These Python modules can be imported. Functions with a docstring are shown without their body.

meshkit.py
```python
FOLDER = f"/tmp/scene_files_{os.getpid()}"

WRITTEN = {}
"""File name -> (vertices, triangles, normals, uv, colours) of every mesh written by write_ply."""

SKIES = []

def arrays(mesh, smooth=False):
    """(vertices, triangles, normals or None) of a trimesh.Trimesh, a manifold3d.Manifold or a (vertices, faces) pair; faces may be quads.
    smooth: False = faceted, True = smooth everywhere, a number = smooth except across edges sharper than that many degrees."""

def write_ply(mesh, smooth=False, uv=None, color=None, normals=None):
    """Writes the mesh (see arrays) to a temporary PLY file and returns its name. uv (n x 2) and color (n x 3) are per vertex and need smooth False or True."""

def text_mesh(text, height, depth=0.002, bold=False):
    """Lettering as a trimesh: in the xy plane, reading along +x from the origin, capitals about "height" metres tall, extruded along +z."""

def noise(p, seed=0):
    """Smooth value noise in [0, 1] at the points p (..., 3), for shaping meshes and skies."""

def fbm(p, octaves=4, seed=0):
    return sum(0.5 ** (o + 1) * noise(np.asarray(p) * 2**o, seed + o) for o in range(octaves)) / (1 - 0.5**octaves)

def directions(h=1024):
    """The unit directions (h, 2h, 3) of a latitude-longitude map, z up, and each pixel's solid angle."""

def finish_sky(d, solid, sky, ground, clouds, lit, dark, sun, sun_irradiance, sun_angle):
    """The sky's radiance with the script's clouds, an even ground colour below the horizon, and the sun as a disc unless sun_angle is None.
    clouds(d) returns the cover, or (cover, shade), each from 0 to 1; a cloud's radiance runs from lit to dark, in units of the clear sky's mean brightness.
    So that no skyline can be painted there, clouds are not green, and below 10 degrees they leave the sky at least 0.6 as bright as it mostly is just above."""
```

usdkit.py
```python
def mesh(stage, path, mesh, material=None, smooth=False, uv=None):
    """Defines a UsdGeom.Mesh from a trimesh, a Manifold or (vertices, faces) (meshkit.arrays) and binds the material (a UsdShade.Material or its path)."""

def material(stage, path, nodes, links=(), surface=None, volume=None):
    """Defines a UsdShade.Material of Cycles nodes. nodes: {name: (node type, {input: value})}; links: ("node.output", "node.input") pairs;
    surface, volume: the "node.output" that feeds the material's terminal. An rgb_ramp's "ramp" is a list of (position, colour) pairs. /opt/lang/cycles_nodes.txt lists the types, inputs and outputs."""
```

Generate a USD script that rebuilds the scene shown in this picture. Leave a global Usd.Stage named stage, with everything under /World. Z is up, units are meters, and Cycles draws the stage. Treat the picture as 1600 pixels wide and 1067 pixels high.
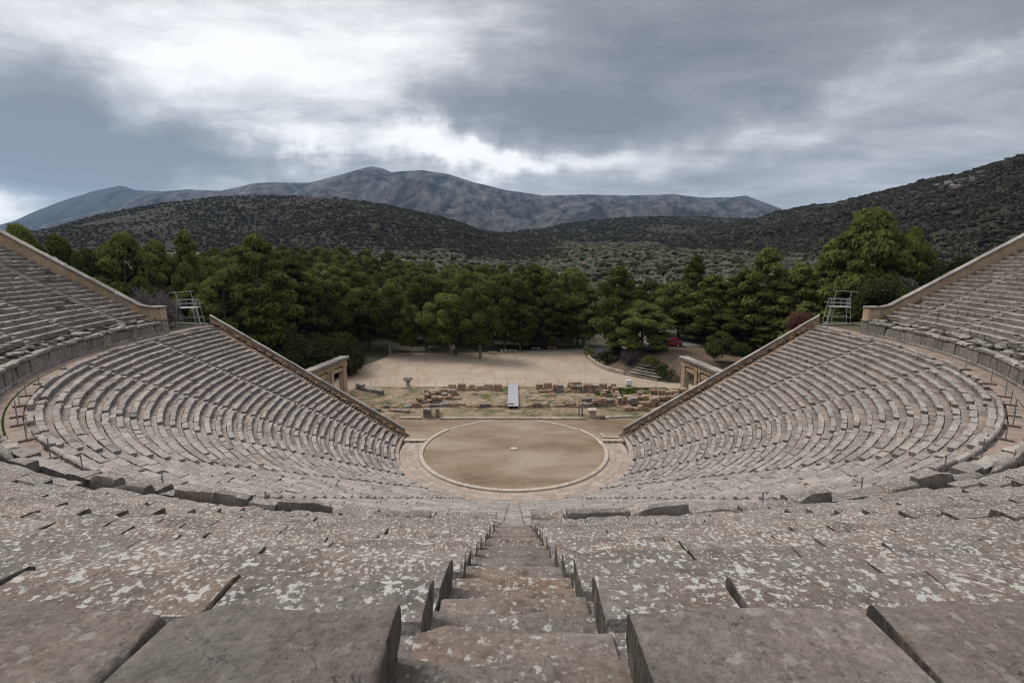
import math, random
import numpy as np
import trimesh
import usdkit
from meshkit import noise, fbm
from pxr import Usd, UsdGeom, UsdLux, UsdShade, Gf, Sdf

random.seed(7)
RNG = np.random.default_rng(7)
stage = Usd.Stage.CreateInMemory()
UsdGeom.SetStageUpAxis(stage, 'Z')
UsdGeom.Xform.Define(stage, '/World')
UsdGeom.Scope.Define(stage, '/World/Looks')

# ------------------------------------------------------------------ camera, sky, sun, exposure
EYE = (0.0, -53.45, 21.34)
PITCH = 9.88
cam = UsdGeom.Camera.Define(stage, '/World/camera')
cam.CreateHorizontalApertureAttr(36.0)
cam.CreateFocalLengthAttr(18.0)
cam.CreateClippingRangeAttr((0.05, 60000.0))
cam.AddTranslateOp().Set(EYE)
cam.AddRotateZOp().Set(0.21)
cam.AddRotateXOp().Set(90 - PITCH)
cam.CreateExposureAttr(0.86)

SUN_EL, SUN_AZ = math.radians(48), math.radians(-55)      # azimuth from +y towards +x
SUN_DIR = np.array([math.sin(SUN_AZ) * math.cos(SUN_EL), math.cos(SUN_AZ) * math.cos(SUN_EL), math.sin(SUN_EL)])
sun = UsdLux.DistantLight.Define(stage, '/World/sun')
sun.CreateIntensityAttr(0.4)
sun.CreateAngleAttr(25.0)
sun.CreateNormalizeAttr(True)
sun.CreateColorAttr((1.0, 0.95, 0.88))
sun.AddRotateZOp().Set(-math.degrees(SUN_AZ))
sun.AddRotateXOp().Set(-(90 - math.degrees(SUN_EL)))


def sky_material():
    n, l = {}, []

    def math_(name, op, a, b=None, c=None, clamp=False):
        d = {'math_type': op}
        if clamp:
            d['use_clamp'] = True
        for key, val in (('value1', a), ('value2', b), ('value3', c)):
            if val is None:
                continue
            if isinstance(val, str):
                l.append((val, f'{name}.{key}'))
            else:
                d[key] = val
        n[name] = ('math', d)
        return f'{name}.value'

    n['g'] = ('geometry', {})
    n['sep'] = ('separate_xyz', {})
    l.append(('g.position', 'sep.vector'))
    az = math_('az', 'arctan2', 'sep.x', 'sep.y')
    el = math_('el', 'arcsine', 'sep.z')
    # a cloud deck: the direction carried to a flat layer overhead
    zc = math_('zc', 'maximum', 'sep.z', 0.0)
    zz = math_('zz', 'add', zc, 0.16)
    px = math_('px', 'divide', 'sep.x', zz)
    py = math_('py', 'divide', 'sep.y', zz)
    n['deck'] = ('combine_xyz', {'z': 0.0})
    l += [(px, 'deck.x'), (py, 'deck.y')]
    n['map1'] = ('mapping', {'scale': (0.55, 0.9, 1.0), 'rotation': (0, 0, 0.25), 'location': (3.7, 1.2, 0.4)})
    l.append(('deck.vector', 'map1.vector'))
    n['n1'] = ('noise_texture', {'scale': 1.0, 'detail': 9.0, 'roughness': 0.55, 'distortion': 0.5})
    l.append(('map1.vector', 'n1.vector'))
    n['map2'] = ('mapping', {'scale': (1.5, 3.4, 1.0), 'rotation': (0, 0, 0.2), 'location': (1.1, 7.3, 2.0)})
    l.append(('deck.vector', 'map2.vector'))
    n['n2'] = ('noise_texture', {'scale': 1.0, 'detail': 10.0, 'roughness': 0.6, 'distortion': 0.9})
    l.append(('map2.vector', 'n2.vector'))
    # warp for the large masses
    n['n3'] = ('noise_texture', {'scale': 4.5, 'detail': 6.0, 'roughness': 0.55})
    l.append(('g.position', 'n3.vector'))
    w1 = math_('w1', 'subtract', 'n3.fac', 0.5)
    n['n4'] = ('noise_texture', {'scale': 5.5, 'detail': 6.0, 'roughness': 0.55})
    n['off4'] = ('vector_math', {'math_type': 'add', 'vector2': (5.0, 3.0, 9.0)})
    l += [('g.position', 'off4.vector1'), ('off4.vector', 'n4.vector')]
    w2 = math_('w2', 'subtract', 'n4.fac', 0.5)
    azw = math_('azw', 'multiply_add', w1, 0.55, az)
    elw = math_('elw', 'multiply_add', w2, 0.22, el)
    n['map5'] = ('mapping', {'scale': (2.4, 2.4, 8.5), 'rotation': (0.05, -0.06, 0.0), 'location': (2.0, 5.0, 1.0)})
    n['n5'] = ('noise_texture', {'scale': 1.0, 'detail': 12.0, 'roughness': 0.68, 'distortion': 0.25})
    l += [('g.position', 'map5.vector'), ('map5.vector', 'n5.vector')]
    acc = math_('c0', 'multiply', 'n1.fac', 0.42)
    acc = math_('c1', 'multiply_add', 'n2.fac', 0.36, acc)
    acc = math_('c2', 'multiply_add', 'n5.fac', 0.70, acc)
    acc = math_('c3', 'add', acc, -0.04)
    D = math.radians
    masses = [  # azimuth, elevation, half widths, tilt, strength
        (D(7), D(14.6), D(22), D(2.9), 0.02, 0.29),       # the long grey bank over the mountain
        (D(30), D(20.5), D(26), D(5.5), 0.03, 0.24),
        (D(-42), D(8.0), D(14), D(3.3), 0.14, 0.46),      # the blue-grey bank on the left
        (D(-29), D(7.6), D(10), D(1.8), 0.1, 0.24),
        (D(24), D(7.6), D(22), D(1.8), 0.0, 0.12),
        (D(-34), D(18.0), D(20), D(5.5), -0.10, -0.27),   # the bright break
        (D(-14), D(18.5), D(13), D(6.0), 0.0, -0.20),
        (D(-13), D(10.6), D(10), D(2.0), -0.10, -0.44),
        (D(-1), D(9.0), D(9), D(1.5), -0.05, -0.40),
        (D(39), D(13.6), D(9), D(1.8), 0.16, -0.13),
        (D(28), D(10.0), D(12), D(1.8), 0.02, -0.09),
        (D(13), D(8.6), D(12), D(1.6), 0.0, -0.16),
        (D(-47), D(2.8), D(6), D(1.4), 0.0, -0.50),
    ]
    for i, (a, e, sa, se, tilt, s) in enumerate(masses):
        da = math_(f'm{i}a', 'subtract', azw, a)
        de = math_(f'm{i}e', 'subtract', elw, e)
        de = math_(f'm{i}t', 'multiply_add', da, -tilt, de)
        da = math_(f'm{i}b', 'divide', da, sa)
        de = math_(f'm{i}f', 'divide', de, se)
        da = math_(f'm{i}c', 'multiply', da, da)
        q = math_(f'm{i}q', 'multiply_add', de, de, da)
        q = math_(f'm{i}n', 'multiply', q, -1.0)
        q = math_(f'm{i}x', 'exponent', q)
        acc = math_(f'm{i}s', 'multiply_add', q, s, acc)
    n['ramp'] = ('rgb_ramp', {'ramp': [(0.0, (6.5, 6.45, 6.35)), (0.36, (5.8, 5.76, 5.7)), (0.50, (4.3, 4.3, 4.32)), (0.65, (2.65, 2.68, 2.76)), (0.80, (1.75, 1.79, 1.88)), (1.0, (1.15, 1.2, 1.3))]})
    l.append((acc, 'ramp.fac'))
    # distance turns the low left bank bluer
    blue = math_('bl', 'multiply_add', az, -1.4, -0.35, clamp=True)
    low = math_('lw', 'multiply_add', el, -4.0, 1.05, clamp=True)
    bl2 = math_('bl2', 'multiply', blue, low)
    dk = math_('dk', 'multiply_add', acc, 2.6, -1.25, clamp=True)
    bl3 = math_('bl3', 'multiply', bl2, dk)
    n['tint'] = ('mix_color', {'blend_type': 'multiply', 'b': (0.60, 0.86, 1.12), 'use_clamp': False})
    l += [(bl3, 'tint.fac'), ('ramp.color', 'tint.a')]
    # an overcast sky is brighter overhead than near the horizon
    hi = math_('hi', 'multiply_add', 'sep.z', 2.2, -0.95, clamp=True)
    hi = math_('hi2', 'multiply_add', hi, 1.25, 1.0)
    n['over'] = ('vector_math', {'math_type': 'scale'})
    l += [('tint.result', 'over.vector1'), (hi, 'over.scale')]
    n['sky'] = ('sky_texture', {'sky_type': 'single_scattering', 'sun_disc': False, 'sun_elevation': SUN_EL, 'sun_rotation': SUN_AZ})
    n['mixs'] = ('mix_color', {'fac': 0.93, 'use_clamp': False})
    l += [('sky.color', 'mixs.a'), ('over.vector', 'mixs.b')]
    n['bg'] = ('background_shader', {'strength': 0.1})
    l.append(('mixs.result', 'bg.color'))
    return usdkit.material(stage, '/World/Looks/sky', n, l, surface='bg.background')


dome = UsdLux.DomeLight.Define(stage, '/World/sky')
UsdShade.MaterialBindingAPI.Apply(dome.GetPrim()).Bind(sky_material())
dome.GetPrim().SetCustomDataByKey('kind', 'structure')
dome.GetPrim().SetCustomDataByKey('label', 'overcast sky of grey and white cloud banks')

# ------------------------------------------------------------------ materials
M = {}


def stone(name, ramp, lichen=0.0, lichen_scale=7.0, dark=0.35, grain=1.0, tone=0.35, bump=0.5, warm=0.25, rough=0.95, crust_shade=0.0, speck=0.0, cover=0.0, cracks=0.0, stain=(0.075, 0.066, 0.057)):
    """Weathered limestone in world space: broad tone, grain, pits, hairline cracks, white lichen on top, black crusting and some painted-in shade on upright faces, one tone per block."""
    n = {
        'g': ('geometry', {}), 'o': ('object_info', {}),
        'shift': ('vector_math', {'math_type': 'multiply_add', 'vector2': (1, 1, 1)}),
        'oc': ('combine_xyz', {}), 'ocs': ('vector_math', {'math_type': 'scale', 'scale': 37.0}),
        'n1': ('noise_texture', {'scale': 1.1, 'detail': 7.0, 'roughness': 0.62}),
        'n2': ('noise_texture', {'scale': 26.0 * grain, 'detail': 8.0, 'roughness': 0.75}),
        'n3': ('noise_texture', {'scale': lichen_scale * 1.6, 'detail': 6.0, 'roughness': 0.68}),
        'n4': ('noise_texture', {'scale': 0.9, 'detail': 3.0}),
        'n5': ('noise_texture', {'scale': 9.0, 'detail': 7.0, 'roughness': 0.68}),
        'n6': ('noise_texture', {'scale': 3.1, 'detail': 6.0, 'roughness': 0.66}),
        'n8': ('noise_texture', {'scale': 2.1, 'detail': 5.0, 'roughness': 0.55, 'distortion': 0.6}),
        'n9': ('noise_texture', {'scale': 55.0, 'detail': 3.0, 'roughness': 0.6}),
        'smap': ('mapping', {'scale': (5.0, 5.0, 0.9)}), 'ns': ('noise_texture', {'scale': 3.0, 'detail': 7.0, 'roughness': 0.65}),
        'add': ('math', {'math_type': 'multiply_add', 'value2': 0.6}),
        'half': ('math', {'math_type': 'multiply', 'value2': 0.5}),
        'rmp': ('rgb_ramp', {'ramp': ramp}),
        'val': ('map_range', {'from_min': 0, 'from_max': 1, 'to_min': 1 - tone, 'to_max': 1 + tone}),
        'hsv': ('hsv', {}),
        'wf': ('map_range', {'from_min': 0.42, 'from_max': 0.72, 'to_min': 0, 'to_max': warm, 'clamp': True}),
        'warm': ('mix_color', {'blend_type': 'multiply', 'b': (1.14, 0.90, 0.74)}),
        'df': ('map_range', {'from_min': 0.54, 'from_max': 0.68, 'to_min': 0, 'to_max': dark, 'clamp': True}),
        'drk': ('mix_color', {'b': stain}),
        'gf': ('map_range', {'from_min': 0.28, 'from_max': 0.72, 'to_min': 0.55, 'to_max': 1.42}),
        'gm': ('vector_math', {'math_type': 'scale'}),
        'pit': ('map_range', {'from_min': 0.30, 'from_max': 0.40, 'to_min': 0.55, 'to_max': 1.0, 'clamp': True}),
        'pm': ('vector_math', {'math_type': 'scale'}),
        'ca': ('math', {'math_type': 'subtract', 'value2': 0.5}), 'cb': ('math', {'math_type': 'absolute'}),
        'cf': ('map_range', {'from_min': 0.0, 'from_max': 0.0055, 'to_min': 1 - cracks, 'to_max': 1.0, 'clamp': True}),
        'cg': ('map_range', {'from_min': 0.47, 'from_max': 0.56, 'to_min': 1, 'to_max': 0, 'clamp': True}), 'cx': ('math', {'math_type': 'maximum'}),
        'cm': ('vector_math', {'math_type': 'scale'}),
        'sn': ('separate_xyz', {}), 'sab': ('math', {'math_type': 'absolute'}),
        'up': ('map_range', {'from_min': 0.35, 'from_max': 0.85, 'to_min': 0, 'to_max': 1, 'clamp': True}),
        'wp': ('vector_math', {'math_type': 'multiply_add', 'vector2': (1.1 / lichen_scale,) * 3}),
        'bias': ('map_range', {'from_min': 0.3, 'from_max': 0.7, 'to_min': -0.30, 'to_max': 0.30}),
        'ob': ('math', {'math_type': 'multiply_add', 'value2': 0.24}),
        **{f'v{i}': ('voronoi_texture', {'feature': 'f1', 'scale': lichen_scale * q, 'use_normalize': False}) for i, q in ((1, 1.0), (2, 2.3))},
        **{f'sc{i}': ('separate_color', {}) for i in (1, 2)},
        **{f'pr{i}': ('math', {'math_type': 'add'}) for i in (1, 2)},
        **{f'gt{i}': ('map_range', {'from_min': T_, 'from_max': T_ + 0.03, 'to_min': 0, 'to_max': 1, 'clamp': True}) for i, T_ in ((1, 0.84 - cover), (2, 0.72 - cover))},
        'rn': ('map_range', {'from_min': 0.3, 'from_max': 0.7, 'to_min': -0.34, 'to_max': 0.60}),
        **{f'rd{i}': ('math', {'math_type': 'multiply_add', 'value2': 0.36}) for i in (1, 2)},
        **{f'df{i}': ('math', {'math_type': 'subtract'}) for i in (1, 2)},
        **{f'ed{i}': ('map_range', {'from_min': 0.0, 'from_max': 0.09, 'to_min': 0, 'to_max': (lichen, speck)[i - 1], 'clamp': True}) for i in (1, 2)},
        **{f'ff{i}': ('math', {'math_type': 'multiply'}) for i in (1, 2)},
        'ls': ('math', {'math_type': 'maximum'}),
        'lm': ('math', {'math_type': 'multiply'}),
        'lic': ('mix_color', {'b': (0.50, 0.485, 0.455)}),
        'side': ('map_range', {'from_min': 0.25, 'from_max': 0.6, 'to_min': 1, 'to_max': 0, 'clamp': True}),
        'crn': ('map_range', {'from_min': 0.30, 'from_max': 0.55, 'to_min': 0, 'to_max': crust_shade, 'clamp': True}),  # weathering film on upright faces, partly shade put into the colour
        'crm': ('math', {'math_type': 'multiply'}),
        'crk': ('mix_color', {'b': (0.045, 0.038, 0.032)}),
        'bmp': ('bump', {'strength': bump, 'distance': 0.025}),
        'hgt': ('math', {'math_type': 'multiply_add', 'value2': 0.4}), 'hg2': ('math', {'math_type': 'multiply_add', 'value2': 0.25}),
        'p': ('principled_bsdf', {'roughness': rough, 'specular_ior_level': 0.25}),
    }
    l = [('o.random', 'oc.x'), ('o.random', 'oc.y'), ('oc.vector', 'ocs.vector1'), ('g.position', 'shift.vector1'), ('ocs.vector', 'shift.vector3')]
    l += [('shift.vector', f'n{i}.vector') for i in (1, 3, 4, 5, 6, 8)] + [('g.position', 'n2.vector'), ('g.position', 'n9.vector'), ('shift.vector', 'smap.vector'), ('smap.vector', 'ns.vector')]
    l += [('n5.fac', 'half.value1'), ('n1.fac', 'add.value1'), ('half.value', 'add.value3'), ('add.value', 'rmp.fac'),
          ('o.random', 'val.value'), ('rmp.color', 'hsv.color'), ('val.result', 'hsv.value'),
          ('n4.fac', 'wf.value'), ('wf.result', 'warm.fac'), ('hsv.color', 'warm.a'),
          ('n6.fac', 'df.value'), ('df.result', 'drk.fac'), ('warm.result', 'drk.a'),
          ('n2.fac', 'gf.value'), ('drk.result', 'gm.vector1'), ('gf.result', 'gm.scale'),
          ('n9.fac', 'pit.value'), ('gm.vector', 'pm.vector1'), ('pit.result', 'pm.scale'),
          ('n8.fac', 'ca.value1'), ('ca.value', 'cb.value1'), ('cb.value', 'cf.value'), ('pm.vector', 'cm.vector1'), ('n5.fac', 'cg.value'), ('cf.result', 'cx.value1'), ('cg.result', 'cx.value2'), ('cx.value', 'cm.scale'),
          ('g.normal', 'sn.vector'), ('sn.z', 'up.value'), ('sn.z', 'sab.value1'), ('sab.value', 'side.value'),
          ('n3.color', 'wp.vector1'), ('n3.fac', 'rn.value'), ('shift.vector', 'wp.vector3'), ('n4.fac', 'bias.value'), ('o.random', 'ob.value1'), ('bias.result', 'ob.value3'),
          *[q for i in (1, 2) for q in (('wp.vector', f'v{i}.vector'), (f'v{i}.color', f'sc{i}.color'), (f'sc{i}.r', f'pr{i}.value1'), ('ob.value', f'pr{i}.value2'), (f'pr{i}.value', f'gt{i}.value'),
                                        (f'sc{i}.g', f'rd{i}.value1'), ('rn.result', f'rd{i}.value3'), (f'rd{i}.value', f'df{i}.value1'), (f'v{i}.distance', f'df{i}.value2'), (f'df{i}.value', f'ed{i}.value'),
                                        (f'gt{i}.result', f'ff{i}.value1'), (f'ed{i}.result', f'ff{i}.value2'), (f'ff{i}.value', f'ls.value{i}'))],
          ('ls.value', 'lm.value1'), ('up.result', 'lm.value2'), ('lm.value', 'lic.fac'), ('cm.vector', 'lic.a'),
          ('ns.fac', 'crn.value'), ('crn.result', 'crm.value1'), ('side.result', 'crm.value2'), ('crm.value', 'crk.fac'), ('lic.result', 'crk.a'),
          ('crk.result', 'p.base_color'),
          ('n9.fac', 'hg2.value1'), ('n5.fac', 'hg2.value3'), ('n2.fac', 'hgt.value1'), ('hg2.value', 'hgt.value3'), ('hgt.value', 'bmp.height'), ('bmp.normal', 'p.normal')]
    M[name] = usdkit.material(stage, f'/World/Looks/{name}', n, l, surface='p.BSDF')


def earth(name, ramp, scale=0.25, fine=9.0, bump=0.3, dist=0.05, rough=0.97, stretch=(1, 1, 1)):
    n = {'g': ('geometry', {}), 'mp': ('mapping', {'scale': stretch}),
         'n1': ('noise_texture', {'scale': scale, 'detail': 8.0, 'roughness': 0.62, 'distortion': 0.3}),
         'n2': ('noise_texture', {'scale': fine, 'detail': 8.0, 'roughness': 0.7}),
         'm': ('math', {'math_type': 'multiply_add', 'value2': 0.75}), 'h': ('math', {'math_type': 'multiply', 'value2': 0.25}),
         'r': ('rgb_ramp', {'ramp': ramp}), 'b': ('bump', {'strength': bump, 'distance': dist}),
         'p': ('principled_bsdf', {'roughness': rough, 'specular_ior_level': 0.15})}
    l = [('g.position', 'mp.vector'), ('mp.vector', 'n1.vector'), ('g.position', 'n2.vector'), ('n2.fac', 'h.value1'), ('n1.fac', 'm.value1'),
         ('h.value', 'm.value3'), ('m.value', 'r.fac'), ('r.color', 'p.base_color'), ('n2.fac', 'b.height'), ('b.normal', 'p.normal')]
    M[name] = usdkit.material(stage, f'/World/Looks/{name}', n, l, surface='p.BSDF')


def leaf(name, dark, light, trans=0.25, scale=0.6, vary=0.35):
    n = {'g': ('geometry', {}), 'o': ('object_info', {}),
         'n1': ('noise_texture', {'scale': scale, 'detail': 3.0}),
         'isl': ('math', {'math_type': 'multiply_add', 'value2': 0.5}), 'nn': ('math', {'math_type': 'multiply_add', 'value2': 0.9, 'value3': -0.2}),
         'r': ('rgb_ramp', {'ramp': [(0.0, dark), (1.0, light)]}),
         'v': ('map_range', {'to_min': 1 - vary, 'to_max': 1 + vary}), 'h': ('hsv', {}),
         'd': ('diffuse_bsdf', {}), 't': ('translucent_bsdf', {}), 'mx': ('mix_closure', {'fac': trans})}
    l = [('g.position', 'n1.vector'), ('n1.fac', 'nn.value1'), ('g.random_per_island', 'isl.value1'), ('nn.value', 'isl.value3'), ('isl.value', 'r.fac'),
         ('o.random', 'v.value'), ('r.color', 'h.color'), ('v.result', 'h.value'),
         ('h.color', 'd.color'), ('h.color', 't.color'), ('d.BSDF', 'mx.closure1'), ('t.BSDF', 'mx.closure2')]
    M[name] = usdkit.material(stage, f'/World/Looks/{name}', n, l, surface='mx.closure')


def plain(name, color, rough=0.7, metal=0.0, var=0.25, scale=6.0):
    n = {'g': ('geometry', {}), 'n': ('noise_texture', {'scale': scale, 'detail': 6.0, 'roughness': 0.65}),
         'v': ('map_range', {'from_min': 0.3, 'from_max': 0.7, 'to_min': 1 - var, 'to_max': 1 + var}),
         's': ('vector_math', {'math_type': 'scale', 'vector1': color}), 'p': ('principled_bsdf', {'roughness': rough, 'metallic': metal})}
    M[name] = usdkit.material(stage, f'/World/Looks/{name}', n, [('g.position', 'n.vector'), ('n.fac', 'v.value'), ('v.result', 's.scale'), ('s.vector', 'p.base_color')], surface='p.BSDF')


LIME = [(0.3, (0.13, 0.112, 0.099)), (0.5, (0.235, 0.209, 0.190)), (0.62, (0.29, 0.262, 0.241)), (0.8, (0.36, 0.33, 0.305))]
FOOT = [(0.3, (0.115, 0.096, 0.083)), (0.5, (0.20, 0.172, 0.152)), (0.62, (0.25, 0.218, 0.196)), (0.8, (0.31, 0.277, 0.25))]
BARE = [(0.3, (0.095, 0.081, 0.070)), (0.5, (0.165, 0.144, 0.128)), (0.65, (0.21, 0.186, 0.168)), (0.8, (0.265, 0.238, 0.217))]
stone('seat_stone', LIME, lichen=0.7, lichen_scale=9.0, dark=0.6, tone=0.22, crust_shade=0.55, speck=0.5, bump=0.7, warm=0.4, cover=0.26)  # risers darkened in colour: weathering plus painted shade to deepen the rows
stone('foot_stone', FOOT, lichen=0.5, lichen_scale=9.0, dark=0.5, tone=0.25, crust_shade=0.4, speck=0.3, warm=0.6, bump=0.6)
stone('lichen_stone', BARE, lichen=0.85, lichen_scale=15.0, dark=0.65, tone=0.16, bump=1.0, warm=0.7, crust_shade=0.9, speck=0.75, cover=0.36, cracks=0.5)
stone('lip_stone', BARE, lichen=0.8, lichen_scale=13.0, dark=0.6, tone=0.2, bump=1.0, warm=0.45, crust_shade=0.55, speck=0.6, cover=0.3)
stone('worn_stone', [(a, tuple(0.86 * q for q in c)) for a, c in BARE], lichen=0.22, lichen_scale=18.0, dark=0.55, tone=0.10, bump=0.9, warm=0.4, crust_shade=0.95, speck=0.15, cover=-0.12, cracks=0.6)
stone('step_stone', [(a, tuple(0.92 * q for q in c)) for a, c in BARE], lichen=0.6, lichen_scale=17.0, dark=0.75, tone=0.10, bump=0.9, warm=0.9, crust_shade=0.5, speck=0.3, cover=0.0, cracks=0.4, stain=(0.060, 0.040, 0.026))
stone('gangway_stone', [(0.3, (0.20, 0.165, 0.135)), (0.55, (0.33, 0.28, 0.24)), (0.8, (0.42, 0.365, 0.32))], lichen=0.15, dark=0.35, tone=0.14, warm=0.6)
stone('paving_stone', [(0.3, (0.15, 0.12, 0.10)), (0.55, (0.26, 0.21, 0.18)), (0.8, (0.34, 0.29, 0.255))], lichen=0.15, dark=0.45, tone=0.12, warm=0.6)
stone('wall_stone', [(0.3, (0.16, 0.142, 0.125)), (0.55, (0.27, 0.245, 0.222)), (0.8, (0.36, 0.33, 0.30))], lichen=0.5, lichen_scale=10, dark=0.65, tone=0.28, crust_shade=0.7, speck=0.25)
stone('cream_stone', [(0.3, (0.22, 0.165, 0.115)), (0.55, (0.39, 0.295, 0.205)), (0.8, (0.50, 0.395, 0.285))], lichen=0.2, dark=0.4, tone=0.12, warm=0.5, crust_shade=0.3)
stone('orange_stone', [(0.3, (0.14, 0.095, 0.065)), (0.55, (0.28, 0.195, 0.135)), (0.8, (0.40, 0.30, 0.215))], lichen=0.4, lichen_scale=4, dark=0.6, tone=0.28, warm=0.6, crust_shade=0.3)
stone('ring_stone', [(0.3, (0.28, 0.235, 0.19)), (0.55, (0.42, 0.365, 0.305)), (0.8, (0.50, 0.44, 0.38))], lichen=0.15, dark=0.45, tone=0.13, warm=0.5, crust_shade=0.3)
earth('ground_earth', [(0.3, (0.035, 0.036, 0.022)), (0.5, (0.07, 0.065, 0.042)), (0.62, (0.11, 0.095, 0.066)), (0.8, (0.16, 0.14, 0.10))], scale=0.05, fine=1.5)
def marked_sand():
    n = {'g': ('geometry', {}), 'mp': ('mapping', {'scale': (0.16, 0.055, 1), 'rotation': (0, 0, 0.5)}),
         'n1': ('noise_texture', {'scale': 1.0, 'detail': 4.0, 'roughness': 0.5, 'distortion': 0.8}),
         'n2': ('noise_texture', {'scale': 6.0, 'detail': 8.0, 'roughness': 0.7}), 'n3': ('noise_texture', {'scale': 0.13, 'detail': 6.0, 'roughness': 0.6}),
         'a': ('math', {'math_type': 'subtract', 'value2': 0.5}), 'b': ('math', {'math_type': 'absolute'}),
         'j': ('math', {'math_type': 'multiply_add', 'value2': 0.05}),
         'f': ('map_range', {'from_min': 0.02, 'from_max': 0.055, 'to_min': 0.55, 'to_max': 0, 'clamp': True}),
         'k': ('map_range', {'from_min': 0.36, 'from_max': 0.5, 'to_min': 0, 'to_max': 1, 'clamp': True}), 'fk': ('math', {'math_type': 'multiply'}),
         'h': ('math', {'math_type': 'multiply', 'value2': 0.25}), 'm': ('math', {'math_type': 'multiply_add', 'value2': 0.75}),
         'r': ('rgb_ramp', {'ramp': [(0.3, (0.27, 0.205, 0.155)), (0.45, (0.34, 0.27, 0.205)), (0.6, (0.39, 0.318, 0.25)), (0.8, (0.425, 0.357, 0.29))]}),
         'x': ('mix_color', {'b': (0.25, 0.155, 0.085)}), 'bp': ('bump', {'strength': 0.4, 'distance': 0.05}), 'p': ('principled_bsdf', {'roughness': 0.97, 'specular_ior_level': 0.15})}
    l = [('g.position', 'mp.vector'), ('mp.vector', 'n1.vector'), ('g.position', 'n2.vector'), ('g.position', 'n3.vector'), ('n1.fac', 'a.value1'), ('a.value', 'b.value1'), ('n2.fac', 'j.value1'), ('b.value', 'j.value3'),
         ('j.value', 'f.value'), ('n3.fac', 'k.value'), ('f.result', 'fk.value1'), ('k.result', 'fk.value2'), ('fk.value', 'x.fac'), ('n2.fac', 'h.value1'), ('n3.fac', 'm.value1'), ('h.value', 'm.value3'), ('m.value', 'r.fac'), ('r.color', 'x.a'),
         ('x.result', 'p.base_color'), ('n2.fac', 'bp.height'), ('bp.normal', 'p.normal')]
    l = [q if q != ('n2.fac', 'j.value1') else ('n2.fac', 'j.value1') for q in l]
    M['sand'] = usdkit.material(stage, '/World/Looks/sand', n, l, surface='p.BSDF')


marked_sand()
earth('orchestra_earth', [(0.34, (0.13, 0.088, 0.056)), (0.46, (0.21, 0.152, 0.105)), (0.56, (0.285, 0.222, 0.167)), (0.7, (0.345, 0.285, 0.235))], scale=0.14, fine=9.0, stretch=(0.6, 1.3, 1))
earth('core_earth', [(0.3, (0.05, 0.042, 0.032)), (0.6, (0.11, 0.09, 0.07)), (0.8, (0.17, 0.14, 0.11))], scale=1.2, fine=14.0, bump=0.8)
earth('stage_earth', [(0.34, (0.05, 0.075, 0.022)), (0.43, (0.12, 0.115, 0.06)), (0.53, (0.25, 0.19, 0.13)), (0.8, (0.38, 0.31, 0.235))], scale=0.35, fine=7.0)
earth('mound_earth', [(0.3, (0.07, 0.05, 0.035)), (0.6, (0.16, 0.115, 0.085)), (0.8, (0.22, 0.17, 0.13))], scale=0.5, fine=6.0, bump=0.7)
earth('scrub_soil', [(0.30, (0.024, 0.023, 0.016)), (0.58, (0.038, 0.035, 0.026)), (0.72, (0.055, 0.05, 0.04)), (0.80, (0.16, 0.148, 0.132))], scale=0.05, fine=0.14, bump=0.5, dist=3.0)
earth('mountain_rock', [(0.30, (0.018, 0.024, 0.018)), (0.43, (0.030, 0.032, 0.029)), (0.51, (0.10, 0.094, 0.088)), (0.64, (0.20, 0.188, 0.178))], scale=0.009, fine=0.05, stretch=(1.0, 0.35, 0.22), bump=1.0, dist=40.0)
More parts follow.
